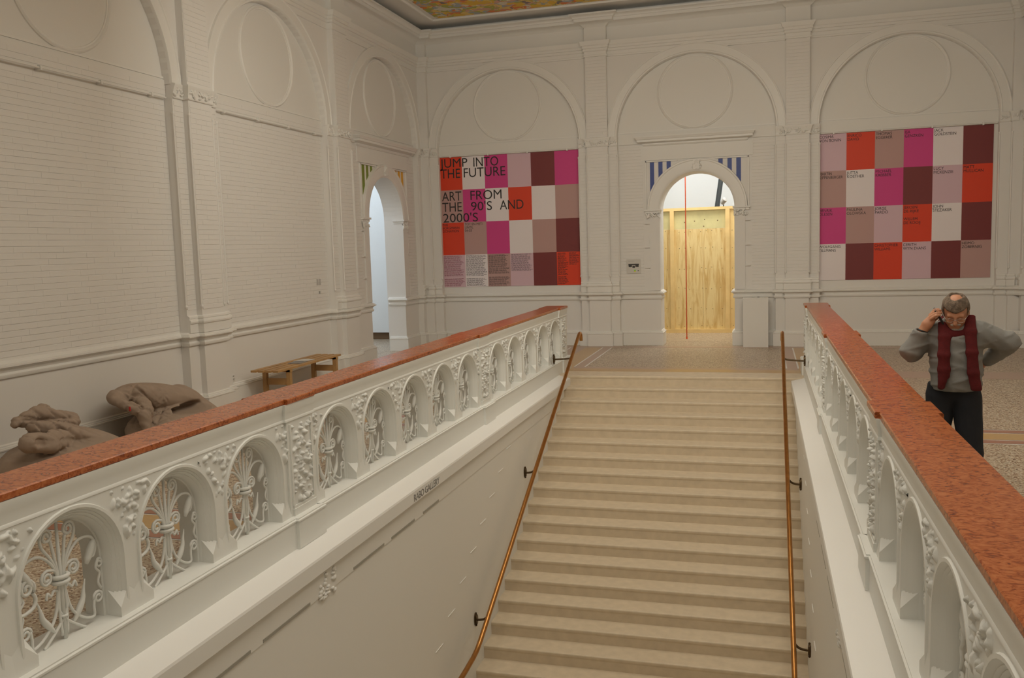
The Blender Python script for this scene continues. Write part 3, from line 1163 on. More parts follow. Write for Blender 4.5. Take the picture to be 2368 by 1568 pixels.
def spandrel_leaves(s, seed):
    """carved foliage between two arch heads, centred on the column"""
    b = MB()
    r = np.random.default_rng(seed)
    hw = PITCH / 2
    z0, z1, w = .60, ZT - .008, .185
    nu, nz, N = 44, 36, 70
    cu, cz = r.uniform(-w, w, N), r.uniform(z0, z1, N)
    ra, an = r.uniform(.012, .034, N), r.uniform(0, PI, N)
    pts, idx, faces = [], {}, []
    for i in range(nz + 1):
        z = z0 + (z1 - z0) * i / nz
        for k in range(nu + 1):
            u = -w + 2 * w * k / nu
            m = min(math.hypot(u - hw, z - ZA), math.hypot(u + hw, z - ZA)) - R0 - .012
            du, dz = u - cu, z - cz
            x = du * np.cos(an) + dz * np.sin(an)
            y = -du * np.sin(an) + dz * np.cos(an)
            q = np.clip(1 - (x / ra) ** 2 - (y / (ra * .45)) ** 2, 0, None)
            h = .017 * math.sqrt(q.max()) + .006 * min(1.5, np.sqrt(q).sum() - math.sqrt(q.max()))
            if m > -.012:
                idx[i, k] = len(pts)
                pts.append((-s * (XF + .002 - h * max(0, min(1, m / .015, (z1 - z) / .01))), u, z))
    for i in range(nz):
        for k in range(nu):
            c = [(i, k), (i, k + 1), (i + 1, k + 1), (i + 1, k)]
            if all(q in idx for q in c):
                faces.append(tuple(idx[q] for q in c))
    b.add(pts, faces)
    return b.mesh('carved_leaves', BAL, True)


def carved_panel(s):
    """foliage relief of a pier, as a height field"""
    b = MB()
    w, z0, z1 = .13, ZS + .075, ZT - .03
    nu, nz = 26, 90
    r = np.random.default_rng(5)
    cu = r.uniform(-w, w, 90)
    cz = r.uniform(z0, z1, 90)
    ra = r.uniform(.010, .028, 90)
    an = r.uniform(0, PI, 90)
    rows = []
    for i in range(nz + 1):
        z = z0 + (z1 - z0) * i / nz
        row = []
        for k in range(nu + 1):
            u = -w + 2 * w * k / nu
            du, dz = u - cu, z - cz
            x = du * np.cos(an) + dz * np.sin(an)
            y = -du * np.sin(an) + dz * np.cos(an)
            q = np.clip(1 - (x / ra) ** 2 - (y / (ra * .5)) ** 2, 0, None)
            h = .024 * math.sqrt(q.max()) + .008 * min(1.5, np.sqrt(q).sum() - math.sqrt(q.max()))
            edge = min(1, (w - abs(u)) / .012, (z1 - z) / .012, (z - z0) / .012)
            row.append((-s * (XF - .016 - h * max(0, edge)), u, z))
        rows.append(row)
    b.grid(rows)
    return b.mesh('carved_panel', BAL, True)


def balustrade(s, label):
    """s=+1: left of the stairs (negative x); built mirrored for s=-1"""
    T = thing('balustrade', (-s * 2.0, -5.6, 0), label, 'balustrade')
    y0, y1 = -12.46, .85

    def mir(b):
        return b.mapv(lambda x, y, z: (x * s, y, z))
    PB = [(p, .28 if i == 0 else .19) for i, p in enumerate(PIERS)]

    def path(x, brk):
        pts = []
        for p, h in reversed(PB):
            pts += [(x, p - h), (x + brk, p - h), (x + brk, p + h), (x, p + h)]
        if pts[0][1] > y0:
            pts = [(x, y0)] + pts
        else:
            pts[0:2] = [(pts[1][0], y0)]
        pts[-2:] = [(pts[-2][0], y1)]
        return pts
    # ledge on the stairwell wall
    b = MB()
    prof = [(-1.90, -.165), (-1.665, -.16), (-1.66, -.155), (-1.66, -.055), (-1.665, -.040), (-1.845, .002), (-1.90, .002)]
    n = len(prof)
    b.add([(x, -13.6, z) for x, z in prof] + [(x, .02, z) for x, z in prof], [tuple(range(n)), tuple(range(2 * n - 1, n - 1, -1))] + [(i, (i + 1) % n, n + (i + 1) % n, n + i) for i in range(n)])
    mir(b).build('ledge', BALTOP, T)
    # base with sill, breaking forward at the piers
    b = sweep(path(-1.845, .022), [(-.29, 0), (0, 0), (0, .19), (.006, .193), (.006, .203), (-.004, .208), (-.004, .215), (-.02, ZS), (-.29, ZS)])
    mir(b).build('base', BAL, T, smooth=25)
    # top beam with cyma under the cap
    b = sweep(path(-1.905, .018), [(-.20, ZT), (.005, ZT), (.009, .888), (.009, .900), (.005, .906), (.006, .93), (.010, .955), (.017, .98), (.018, 1.01), (-.28, 1.01), (-.28, .93), (-.2, .91)])
    mir(b).build('top_moulding', BAL, T, smooth=35)
    # marble cap slabs
    xs = []
    yb = y1
    bounds = []
    for i, (p, h) in enumerate(PB):
        bounds.append((p - h, p + h, .024))
        nxt = PB[i + 1][0] + PB[i + 1][1] if i + 1 < len(PB) else None
        if nxt is not None:
            mid = (p - h + nxt) / 2
            bounds.append((mid, p - h, 0))
            bounds.append((nxt, mid, 0))
    for a, c, ex in bounds:
        b = MB()
        e = .006
        x0, x1 = -2.195 - ex, -1.886 + ex
        a2, c2 = a + .0012, c - .0012
        prof = [(x0 + e, 1.01), (x1 - e, 1.01), (x1, 1.01 + e), (x1, 1.048 - e), (x1 - e, 1.048), (x0 + e, 1.048), (x0, 1.048 - e), (x0, 1.01 + e)]
        n = len(prof)
        b.add([(x, a2, z) for x, z in prof] + [(x, c2, z) for x, z in prof], [tuple(range(n)), tuple(range(2 * n - 1, n - 1, -1))] + [(i, (i + 1) % n, n + (i + 1) % n, n + i) for i in range(n)])
        mir(b).build('cap_slab', MARBLE, T)
    # piers
    cp = carved_panel(s)
    for i, (p, h) in enumerate(PB):
        lo, hi = (p - .18, p + .28) if i == 0 else (p - .18, p + .18)
        b = MB().box((-2.10, lo, ZS), (-1.885, hi, ZT))
        b.box((-1.89, p - .155, ZS), (-1.868, p + .155, ZS + .05))
        b.box((-1.89, p - .145, ZS + .05), (-1.874, p + .145, ZS + .07))
        for q in (-.142, .142):
            b.box((-1.89, p + q - .008, ZS + .07), (-1.876, p + q + .008, ZT - .02))
        pier = mir(b).build('pier', BAL, T)
        link('carved_panel', cp, pier, Vector((0, p, 0)))
        if i == 0:
            b = MB()
            r_ = random.Random(3)
            for _ in range(60):
                b.blob((-1.99 + r_.uniform(-.08, .08), hi + .004, r_.uniform(ZS + .08, ZT - .04)), (.018, .014, .013 * r_.uniform(.7, 1.6)), 6, 4)
            tag(mir(b).build('carved_end', BAL, pier, smooth=True), kind='stuff')
        # filler between pier and first/last arch
        for q in (-1, 1):
            g0, g1 = sorted((p + q * .18, p + q * (OFF - PITCH / 2)))
            if (i == 0 and q > 0) or (i == len(PB) - 1 and q < 0) or g1 - g0 < .002:
                continue
            mir(MB().box((-2.10, g0, ZS), (-1.9, g1, ZT))).build('pier_cheek', BAL, pier)
    # arches and grilles
    am = arch_unit(s)
    gm = grille_meshes(s)
    sl = [spandrel_leaves(s, 20 + q) for q in range(3)]
    for k, y in enumerate(ARCH_Y):
        a = link('arch', am, T, Vector((0, y, 0)))
        link('carved_leaves', sl[k % 3], a, Vector((0, y - PITCH / 2, 0)))
        if k % 5 == 0:
            link('carved_leaves', sl[(k + 1) % 3], a, Vector((0, y + PITCH / 2, 0)))
        g = link('grille', None, T, Vector((0, y, ZS)))
        for nm, me in gm:
            link(nm, me, g, Vector((0, y, 0)))
    return T


BL_L = balustrade(1, 'white stone balustrade with red marble cap beyond which the bench and sacks stand')
BL_R = balustrade(-1, 'white stone balustrade with red marble cap in front of the man in grey')


def text(name, body, m, parent, loc, size, xdir, zdir, extrude=.0004, spacing=1.0, align='LEFT', word=1.0, fit=None, sx=1.0):
    cu = bpy.data.curves.new(name, 'FONT')
    cu.body = body
    cu.size = size
    cu.extrude = extrude
    cu.space_character = spacing
    cu.space_word = word
    cu.space_line = .92
    cu.align_x = align
    cu.resolution_u = 4
    cu.materials.append(m)
    x, z = Vector(xdir), Vector(zdir)
    n = x.cross(z)
    M = Matrix.Identity(4)
    for i in range(3):
        M[i][0], M[i][1], M[i][2], M[i][3] = x[i], z[i], n[i], loc[i]
    tmp = bpy.data.objects.new(name, cu)
    COL.objects.link(tmp)
    dg = bpy.context.evaluated_depsgraph_get()
    me = bpy.data.meshes.new_from_object(tmp.evaluated_get(dg))
    bpy.data.objects.remove(tmp)
    bpy.data.curves.remove(cu)
    if fit:                                   # scale to a given width and cap height
        xs = [v.co.x for v in me.vertices]
        ys = [v.co.y for v in me.vertices]
        x0, x1, y0, y1 = min(xs), max(xs), min(ys), max(ys)
        for v in me.vertices:
            v.co.x = (v.co.x - x0) / (x1 - x0) * fit[0]
            v.co.y = (v.co.y - y0) / (y1 - y0) * fit[1]
    elif sx != 1.0:
        for v in me.vertices:
            v.co.x *= sx
    me.transform(M)
    return link(name, me, parent)


text('lettering', 'RABO GALLERY', mat('grey_lettering', (.22, .21, .2), .6), BL_L, (-1.6585, -6.47, -.142), .085, (0, 1, 0), (0, 0, 1), .0006, .9, fit=(.62, .062))


# ================================================================== HANDRAILS
def handrail(s, label):
    T = thing('handrail', (s * 1.54, -2.8, -1.2), label, 'handrail', 'brass handrails of the staircase')
    X = s * 1.54

    def zz(y):
        return .21 + .49 * (y + .7)
    z1 = zz(.10)
    pts = smooth_path([(X, .325, z1 - .085), (X, .322, z1 - .03), (X, .30, z1 + .022), (X, .25, z1 + .045), (X, .18, z1 + .035), (X, .10, z1), (X, 0, zz(0))], 4)
    pts += [(X, -k * .5, zz(-k * .5)) for k in range(1, 11)]
    pts += [(X, -5.2, zz(-5.2) + .003), (X, -5.3, zz(-5.3) + .015), (X, -5.42, zz(-5.42) + .05), (X, -5.62, zz(-5.62) + .13), (X, -5.9, zz(-5.9) + .25)]
    MB().tube(pts, .026, 14).build('rail', BRASS, T, smooth=50)
    for y, xw in ((-.35, 1.845), (-2.72, 1.70), (-4.86, 1.70)):
        z = zz(y)
        pl = MB()
        wx = s * xw
        for q, (rr, d) in enumerate(((.062, .012), (.048, .026))):
            rows = []
            for dd in (0, d):
                rows.append([(wx - s * dd, y + rr * .62 * math.cos(a), z - .075 + rr * 1.15 * math.sin(a)) for a in np.linspace(0, 2 * PI, 17)[:-1]])
            rows.append([(wx - s * d, y, z - .075)] * 16)
            pl.grid(rows, True)
        for dz in (-.066, .066):
            pl.blob((wx - s * .012, y, z - .075 + dz), (.012, .012, .012), 6, 4)
        br = MB()
        arm = smooth_path([(wx - s * .01, y, z - .075), (wx - s * .05, y, z - .078), (X + s * .05, y, z - .062), (X + s * .01, y, z - .022)], 5)
        br.tube(arm, [.022] + [.013] * (len(arm) - 2) + [.014], 8)
        bo = br.build('bracket', BRONZE, T, smooth=True)
        pl.build('wall_plate', BRONZE, bo, smooth=40)


handrail(-1, 'brass handrail bracketed to the stair wall below the bench side balustrade')
handrail(1, 'brass handrail on the stair wall nearer the man in grey')

# ================================================================== WALL GRAPHICS
PAL = dict(R=mat('panel_red', (.74, .055, .015), .55), W=mat('panel_white', (.86, .785, .79), .55), M=mat('panel_magenta', (.66, .055, .25), .55),
           L=mat('panel_mauve', (.70, .485, .55), .55), B=mat('panel_rose_brown', (.52, .32, .295), .55), D=mat('panel_maroon', (.20, .035, .035), .55))


def poster(x0, x1, z0, z1, rows, label):
    T = thing('wall_poster', ((x0 + x1) / 2, YW - .01, z0), label, 'poster', 'colour block exhibition posters')
    nr, nc = len(rows), len(rows[0])
    w, h = (x1 - x0) / nc, (z1 - z0) / nr
    for i, r in enumerate(rows):
        for j, k in enumerate(r):
            MB().box((x0 + j * w, YW - .012, z1 - (i + 1) * h), (x0 + (j + 1) * w, YW - .002, z1 - i * h)).build('colour_panel', PAL[k], T)
    return T, w, h


PZ0, PZ1 = 1.240, 3.955
T1, pw, ph = poster(-5.285, -2.305, PZ0, PZ1, ['RWMLDM', 'BMWRWB', 'RBMWBD', 'LWBLDR'], 'colour block wall poster reading JUMP INTO THE FUTURE between corner and doorway')
YT = YW - .0135
X0 = -5.285


def ptext(T, body, x, z, size, **k):
    return text('lettering', body, INK, T, (x, YT, z), size, (1, 0, 0), (0, 0, 1), **k)


for body, dx, zt, w in (('JUMP', .012, 3.735, .61), ('INTO', .755, 3.735, .54), ('THE', .02, 3.525, .435), ('FUTURE', .535, 3.525, .905), ('ART', .03, 3.055, .435), ('FROM', .665, 3.055, .68), ('THE', .03, 2.83, .435), ("90'S", .67, 2.83, .46), ('AND', 1.30, 2.83, .51), ("2000'S", .04, 2.605, .775)):
    jd = .045 if body[0] == 'J' else 0.0        # the J hangs below the line in this face
    ptext(T1, body, X0 + dx, zt - jd, .3, fit=(w, .19 + jd))
ptext(T1, 'THE\nBORGMANN\nDONATION', X0 + .02, 2.53, .072, sx=.92)
ptext(T1, 'TOT EN MET/\nUNTIL\n04-03', X0 + pw + .02, 2.53, .072, sx=.92)


def small_print(T, xa, xb, zt, zb, seed, gap=None, m=None):
    r = random.Random(seed)
    b = MB()
    z = zt
    while z > zb:
        x = xa
        if gap and gap[0] < z < gap[1]:
            z -= .021
            continue
        end = xb - r.uniform(0, .10)
        while x < end:
            L = min(r.uniform(.02, .075), end - x)
            b.box((x, YT, z - .0085), (x + L, YT + .001, z))
            x += L + .010
        z -= .021
    tag(b.build('small_print', m or INK, T, weld=False), kind='stuff')


PINK = mat('ink_dark_red', (.22, .03, .05), .6)
GREYI = mat('ink_grey', (.10, .08, .09), .6)
for j, (g, m) in enumerate([((1.42, 1.46), PINK), ((1.42, 1.47), GREYI), ((1.45, 1.50), INK), ((1.50, 1.56), GREYI)]):
    small_print(T1, X0 + j * pw + .02, X0 + (j + 1) * pw - .02, PZ0 + ph - .02, PZ0 + (.26 if j == 3 else .01), j, g, m)
small_print(T1, X0 + 5 * pw + .02, X0 + 5 * pw + .24, PZ0 + ph - .02, PZ0 + .02, 9, (1.42, 1.45), INK)
small_print(T1, X0 + 5 * pw + .26, X0 + 6 * pw - .02, PZ0 + ph - .02, PZ0 + .42, 10, None, INK)

X2 = 2.265
T2, pw, ph = poster(X2, 5.205, PZ0, PZ1, ['LRBMWD', 'BWMDLR', 'MBLRWD', 'WDRLDB'], 'colour block wall poster listing names above the man in grey')
NAMES = [['COSIMA\nVON BONIN', 'ENRICO\nDAVID', 'THOMAS\nEGGERER', 'ISA\nGENZKEN', 'JACK\nGOLDSTEIN', ''],
         ['MARTIN\nKIPPENBERGER', 'JUTTA\nKOETHER', 'MICHAEL\nKREBBER', '', 'LUCY\nMCKENZIE', 'MATT\nMULLICAN'],
         ['HENRIK\nOLESEN', 'PAULINA\nOLOWSKA', 'JORGE\nPARDO', 'JEROEN\nDE RIJKE', 'JOHN\nSTEZAKER', ''],
         ['WOLFGANG\nTILLMANS', '', 'CHRISTOPHER\nWILLIAMS', 'CERITH\nWYN EVANS', '', 'HEIMO\nZOBERNIG']]
for i, r in enumerate(NAMES):
    for j, t in enumerate(r):
        if t:
            ptext(T2, t, X2 + j * pw + .012, PZ1 - i * ph - .075, .074, sx=.84 if 'KIPPEN' in t or 'CHRISTO' in t else .92)

ptext(T2, 'WILLEM\nDE ROOIJ', X2 + 3 * pw + .012, PZ1 - 2 * ph - .285, .074, sx=.92)

# information panel beside the doorway
IP = thing('information_panel', (-1.227, YW - .01, 1.45), 'pale framed information panel with a dark plan beside the central doorway', 'panel')
MB().box((-1.367, YW - .022, 1.449), (-1.087, YW - .002, 1.73)).build('board', mat('panel_grey', (.66, .63, .58), .4), IP)
b = MB()
b.box((-1.33, YW - .0235, 1.61), (-1.12, YW - .0215, 1.64))
b.box((-1.325, YW - .0235, 1.575), (-1.26, YW - .0215, 1.61))
b.box((-1.19, YW - .0235, 1.575), (-1.125, YW - .0215, 1.61))
b.box((-1.25, YW - .0235, 1.56), (-1.20, YW - .0215, 1.60))
b.build('plan_drawing', mat('plan_ink', (.06, .055, .05), .6), IP)
MB().box((-1.33, YW - .0235, 1.690), (-1.21, YW - .0215, 1.694)).build('caption_line', GREYPL, IP)
MB().box((-1.215, YW - .0235, 1.50), (-1.185, YW - .0215, 1.522)).build('green_mark', mat('bright_green', (.15, .75, .05), .4), IP)
MB().box((-1.215, YW - .0235, 1.478), (-1.185, YW - .0215, 1.50)).build('yellow_mark', mat('bright_yellow', (.85, .75, .03), .4), IP)
MB().box((-1.145, YW - .0235, 1.49), (-1.125, YW - .0215, 1.508)).build('dark_mark', DARKM, IP)

# captions, switch and socket on the left wall
for i, (y, z, w, h) in enumerate([(-.50, 1.52, .055, .10), (-.42, 1.52, .055, .10)]):
    cap = tag(MB().box((-XW + .004, y, z), (-XW + .010, y + w, z + h)).build('wall_label', mat('label_grey', (.52, .50, .47), .5)), ('narrow grey text label on the white brick wall, the one further from the corner', 'narrow grey text label on the white brick wall, the one nearer the corner')[i], 'label', 'text labels on the brick wall')
swi = thing('light_switch', (-XW + .01, -.38, 1.385), 'small white switch below the two grey wall labels', 'switch')
MB().box((-XW + .003, -.44, 1.38), (-XW + .012, -.405, 1.42)).build('switch_button', GREYPL, swi)
MB().box((-XW + .003, -.385, 1.38), (-XW + .016, -.34, 1.425)).build('switch_plate', TRIMM, swi)
so = thing('wall_socket', (-XW + .01, -2.98, .34), 'small white double wall socket above the baseboard near the bench', 'socket')
MB().box((-XW + .0, -3.02, .335), (-XW + .014, -2.95, .415)).build('socket_plate', TRIMM, so)
for dz in (.355, .395):
    MB().box((-XW + .012, -3.0, dz - .006), (-XW + .017, -2.97, dz + .006)).build('socket_hole', GREYPL, so)

# ================================================================== DOORWAY CONTENT
YP = 6.66
HO = thing('plywood_hoarding', (-.1, YP, 0), 'pale plywood hoarding with timber studs closing off the central doorway', 'hoarding')
MB().box((-2.2, YP, 0), (-.02, YP + .02, 2.33)).build('plywood_sheet', PLY, HO)
MB().box((-.018, YP, 0), (2.2, YP + .02, 2.33)).build('plywood_sheet', PLY, HO)
MB().box((-2.2, YP, 2.332), (2.2, YP + .02, 2.75)).build('plywood_sheet', mat('plywood_green', (.66, .60, .30), .5, .08, 5), HO)
MB().box((-2.2, YP - .06, 2.74), (2.2, YP + .06, 2.80)).build('top_rail', TIMBER, HO)
MB().box((-2.2, YP - .07, 0), (2.2, YP, .085)).build('bottom_rail', TIMBER, HO)
for x0 in (-.74, .47):
    MB().box((x0, YP - .06, .085), (x0 + .09, YP, 2.74)).build('stud', TIMBER, HO)
MB().box((.56, YP - .03, .085), (1.2, YP - .001, 2.74)).build('side_board', TIMBER, HO)
b = MB()
for z in (.16, .55, 1.0, 1.45, 1.9, 2.28):
    for x in (-.95, -.83, -.55, -.42, -.30, -.05, .05, .18, .38, .62, .72):
        b.blob((x + rng.uniform(-.02, .02), YP - (.032 if x > .55 else .002), z + rng.uniform(-.02, .02)), (.009, .003, .009), 6, 4)
for x, z in ((-.42, 2.48), (.02, 2.53), (.0, 2.38), (.30, 2.5), (-.2, 2.5)):
    b.blob((x, YP - .002, z), (.014, .003, .014), 6, 4)
tag(b.build('screw_heads', mat('screw', (.25, .17, .08), .4), HO, weld=False), kind='stuff')
cord = thing('hanging_cord', (-.28, 5.35, .02), 'straight red cord hanging in front of the plywood hoarding', 'cord')
MB().tube([(-.285, 5.35, .03), (-.287, 5.35, 2.5), (-.289, 5.35, 5.58)], .011, 8).build('cord', REDCORD, cord, smooth=True)
MB().tube([(-.285, 5.35, 0), (-.285, 5.35, .035)], .02, 8).build('weight', REDCORD, cord)
pole = thing('leaning_pole', (.25, 8.6, 0), 'slanting dark pole behind the plywood hoarding', 'pole')
MB().tube([(-.23, 8.8, 0.0), (.58, 8.8, 5.55)], .06, 10).build('shaft', DARKM, pole, smooth=40)
MB().tube([(-.23, 8.8, 0.0), (-.225, 8.8, .05)], .11, 10).build('foot', DARKM, pole, smooth=40)
lamp = thing('spotlight', (.42, YP, 2.8), 'small dark spotlight clamped on top of the plywood hoarding', 'spotlight')
MB().tube([(.43, YP, 2.80), (.43, YP, 2.88)], .012, 8).build('clamp', DARKM, lamp)
MB().tube([(.40, YP - .02, 2.87), (.47, YP - .08, 2.95), (.475, YP - .085, 2.955)], [.05, .058, .04], 10).build('lamp_head', GREYPL, lamp, smooth=40)

PD = thing('pedestal', (1.13, 3.99, 0), 'plain white box pedestal standing against the wall beside the central doorway', 'pedestal')
b = MB().box((.898, 3.86, 0), (1.362, 4.10, .925))
b.build('body', PLASTER, PD)
MB().box((.898, 3.86, .926), (1.362, 4.10, .945)).build('top', TRIMM, PD)
MB().box((1.16, 3.96, .945), (1.20, 4.0, .962)).build('cap', GREYPL, PD)

# ================================================================== BENCH
BN = thing('slatted_bench', (-5.35, -1.75, 0), 'light oak slatted bench against the white wall', 'bench')
bx0, bx1, by0, by1, bz = -5.60, -5.14, -2.80, -.92, .445
ns = 4
sw = (bx1 - bx0) / ns
for i in range(ns):
    x = bx0 + i * sw
    MB().box((x + .016, by0, bz - .028), (x + sw - .016, by1, bz)).build('slat', OAK, BN)
for y in (by0 + .33, by1 - .16):
    for x in (bx0 + .04, bx1 - .04):
        MB().box((x - .03, y - .03, 0), (x + .03, y + .03, bz - .03)).build('leg', OAK, BN)
    MB().box((bx0 + .07, y - .015, .20), (bx1 - .07, y + .015, .29)).build('stretcher', OAK, BN)
    MB().box((bx0, y - .03, bz - .062), (bx1, y + .03, bz - .029)).build('cross_rail', OAK, BN)
for i, (y, x, m, a, l) in enumerate([(-1.95, -5.33, PAPERD, .1, 'grey leaflet lying flat on the oak bench'), (-1.72, -5.36, PAPER, -.12, 'white leaflet lying beside a grey one on the oak bench')]):
    b = MB().box((-.10, -.13, 0), (.10, .13, .006))
    ca, sa = math.cos(a), math.sin(a)
    b.mapv(lambda px, py, pz: (x + ca * px - sa * py, y + sa * px + ca * py, bz + .001 + pz))
    tag(b.build('leaflet', m), l, 'leaflet', 'leaflets on the bench')


# ================================================================== SACK CUSHIONS
def ridges(P, seed, amp, freq, n=4, stretch=(1, 1, 1)):
    r = np.random.default_rng(seed)
    q = P * np.array(stretch)
    q = q + .05 * np.stack([waves(q, seed + 7 + i, 1, 7, 4) for i in range(3)], -1)
    s_ = np.zeros(P.shape[:-1])
    for _ in range(n):
        k = r.normal(size=3)
        k = k / np.linalg.norm(k) * freq * r.uniform(.6, 1.5)
        s_ = np.maximum(s_, (1 - np.abs(np.sin(q @ k + r.uniform(0, 6.28)))) ** 2.5)
    return amp * s_


def sack(name, c, lo, hi, parts, label, seed, wild):
    T = thing(name, (c[0], c[1], 0), label, 'bean bag', 'taupe sack cushions by the wall')
    f = Field(lo, hi, .011)
    for kind, *a in parts:
        if kind == 'e':
            f.ell(a[0], a[1], a[2], a[3] if len(a) > 3 else None)
        elif kind == 'x':
            f.ell_cut(a[0], a[1], a[2])
        else:
            f.cone(a[0], a[1], a[2], a[3], a[4])

    def wr(P, d):
        w = np.zeros(P.shape[:-1])
        for cc, rr in wild:
            w = np.maximum(w, np.clip(1.3 - vlen((P - np.array(cc)) / rr), 0, 1))
        fold = waves(P, seed, .010, 13, 5) * .8 - ridges(P, seed + 1, .012, 11, 3, (1, 1, 1.6)) * (.35 + w)
        fold += ridges(P, seed + 2, .042, 17, 4) * w + ridges(P, seed + 3, .012, 42, 3) * w - .015 * w
        d = d + fold
        d = np.maximum(d, .003 - P[..., 2])
        d = np.maximum(d, -5.685 - P[..., 0])
        return np.maximum(d, np.where(P[..., 1] < -7.08, -5.50 - P[..., 0], -1))
    f.allmap(wr)
    f.build('cover', SACK, T)
    return T


def ry(a):
    return np.array(Matrix.Rotation(math.radians(a), 3, 'X'))


S2 = sack('bean_bag', (-5.2, -5.15), (-5.74, -6.15, -.03), (-4.5, -4.2, .86), [
    ('e', (-5.12, -5.05, .16), (.46, .62, .26), .03),
    ('e', (-5.32, -5.08, .46), (.33, .62, .17), .008, ry(-14)),
    ('c', (-5.30, -4.75, .40), (-5.10, -4.50, .16), .16, .14, .05),
    ('x', (-4.93, -4.98, .355), (.26, .40, .055), .02),
    ('c', (-5.34, -5.72, .58), (-5.18, -5.40, .57), .085, .11, .03),
    ('c', (-5.22, -5.52, .56), (-5.03, -5.66, .40), .10, .085, .015),
    ('c', (-5.03, -5.66, .40), (-4.98, -5.72, .24), .085, .035, .02),
    ('c', (-5.30, -5.78, .56), (-5.10, -5.72, .46), .05, .06, .02),
], 'taupe sack cushion with a folded flap hanging over its front', 21, [((-5.12, -5.58, .48), (.28, .26, .26))])
MB().box((-5.115, -5.80, .455), (-5.10, -5.765, .50)).build('red_tag', TAGRED, S2)
S1 = sack('bean_bag', (-5.2, -6.8), (-5.74, -7.75, -.03), (-4.3, -5.95, .92), [
    ('e', (-5.08, -6.74, .13), (.56, .62, .27), .03),
    ('e', (-5.08, -6.55, .30), (.40, .42, .14), .03, ry(-22)),
    ('c', (-5.22, -7.12, .60), (-5.18, -6.86, .64), .05, .085, .03),
    ('c', (-5.18, -6.88, .62), (-5.08, -6.66, .54), .09, .075, .03),
    ('c', (-5.10, -7.05, .53), (-5.02, -6.72, .49), .075, .085, .008),
    ('c', (-5.05, -6.66, .52), (-4.94, -6.84, .40), .08, .085, .012),
    ('c', (-4.94, -6.84, .40), (-4.88, -7.12, .42), .085, .10, .012),
    ('c', (-4.88, -7.12, .42), (-4.92, -7.30, .46), .10, .085, .02),
    ('x', (-4.82, -7.26, .47), (.045, .05, .06), .02),
], 'taupe sack cushion with a bunched twisted top, cut off by the picture edge', 37, [((-5.05, -6.95, .50), (.34, .42, .26))])


# ================================================================== THE MAN
MAN = thing('person', (2.56, -6.6, 0), 'man in grey sweater and dark red scarf holding a phone to his ear', 'person')
TH = math.radians(-11)
_ct, _st = math.cos(TH), math.sin(TH)


def man_place(me):
    """local (facing -y, origin at the feet) to the floor position"""
    co = np.empty(len(me.vertices) * 3)
    me.vertices.foreach_get('co', co)
    co = co.reshape(-1, 3)
    x = co[:, 0] * _ct - co[:, 1] * _st + 2.56
    y = co[:, 0] * _st + co[:, 1] * _ct - 6.6
    me.vertices.foreach_set('co', np.stack([x, y, co[:, 2]], 1).ravel())
    me.update()
    return me


HC = np.array([0, -.055, 1.492])          # head centre
HT = math.radians(30)                    # bowed forward


def hd(x, y, z):
    """upright head coordinates (face towards -y) to body space"""
    c, s_ = math.cos(HT), math.sin(HT)
    return (HC[0] + x, HC[1] + y * c - z * s_, HC[2] + z * c + y * s_)


HROT = np.array([[1, 0, 0], [0, math.cos(HT), -math.sin(HT)], [0, math.sin(HT), math.cos(HT)]])
bd = Field((-.46, -.30, -.01), (.46, .30, 1.66), .0065)
# trunk, legs
bd.cone((0, .02, .92), (0, .01, 1.28), .105, .115, .03, (1, 1.35, 1))
bd.cone((-.11, .01, 1.34), (.11, .01, 1.34), .055, .055, .04)
bd.cone((0, .0, 1.36), (0, -.035, 1.44), .056, .052, .03)
for q in (-1, 1):
    bd.cone((q * .085, .02, .86), (q * .118, 0, .47), .075, .05, .03)
    bd.cone((q * .118, 0, .47), (q * .13, .03, .08), .05, .035, .02)
    bd.cone((q * .13, .04, .045), (q * .145, -.12, .03), .035, .028, .02)
# arms inside the sleeves
bd.cone((-.15, 0, 1.345), (-.285, -.06, 1.205), .042, .036, .03)
bd.cone((-.285, -.06, 1.205), (-.205, -.105, 1.36), .036, .027, .02)
bd.cone((.15, 0, 1.35), (.335, .05, 1.27), .042, .036, .03)
bd.cone((.335, .05, 1.27), (.20, .15, 1.13), .036, .026, .02)
# head
bd.ell(hd(0, .012, .03), (.076, .094, .088), .03, HROT)
bd.ell(hd(0, -.022, -.045), (.060, .066, .070), .035, HROT)
bd.ell(hd(0, -.058, -.090), (.036, .030, .026), .03, HROT)
bd.cone(hd(0, -.088, .005), hd(0, -.108, -.030), .010, .015, .012)
bd.cone(hd(-.04, -.076, .016), hd(.04, -.076, .016), .011, .011, .02)
for q in (-1, 1):
    bd.ell_cut(hd(q * .031, -.088, -.002), (.015, .014, .011), .012)
    bd.ell(hd(q * .031, -.072, -.003), (.012, .012, .011), .006)
    bd.ell(hd(q * .040, -.064, -.035), (.018, .018, .018), .02)
    bd.ell(hd(q * .079, .012, -.012), (.010, .020, .033), .01, HROT)
bd.cone(hd(-.020, -.088, -.056), hd(.020, -.088, -.056), .007, .007, .008)
bd.cone(hd(-.017, -.084, -.068), hd(.017, -.084, -.068), .008, .008, .008)
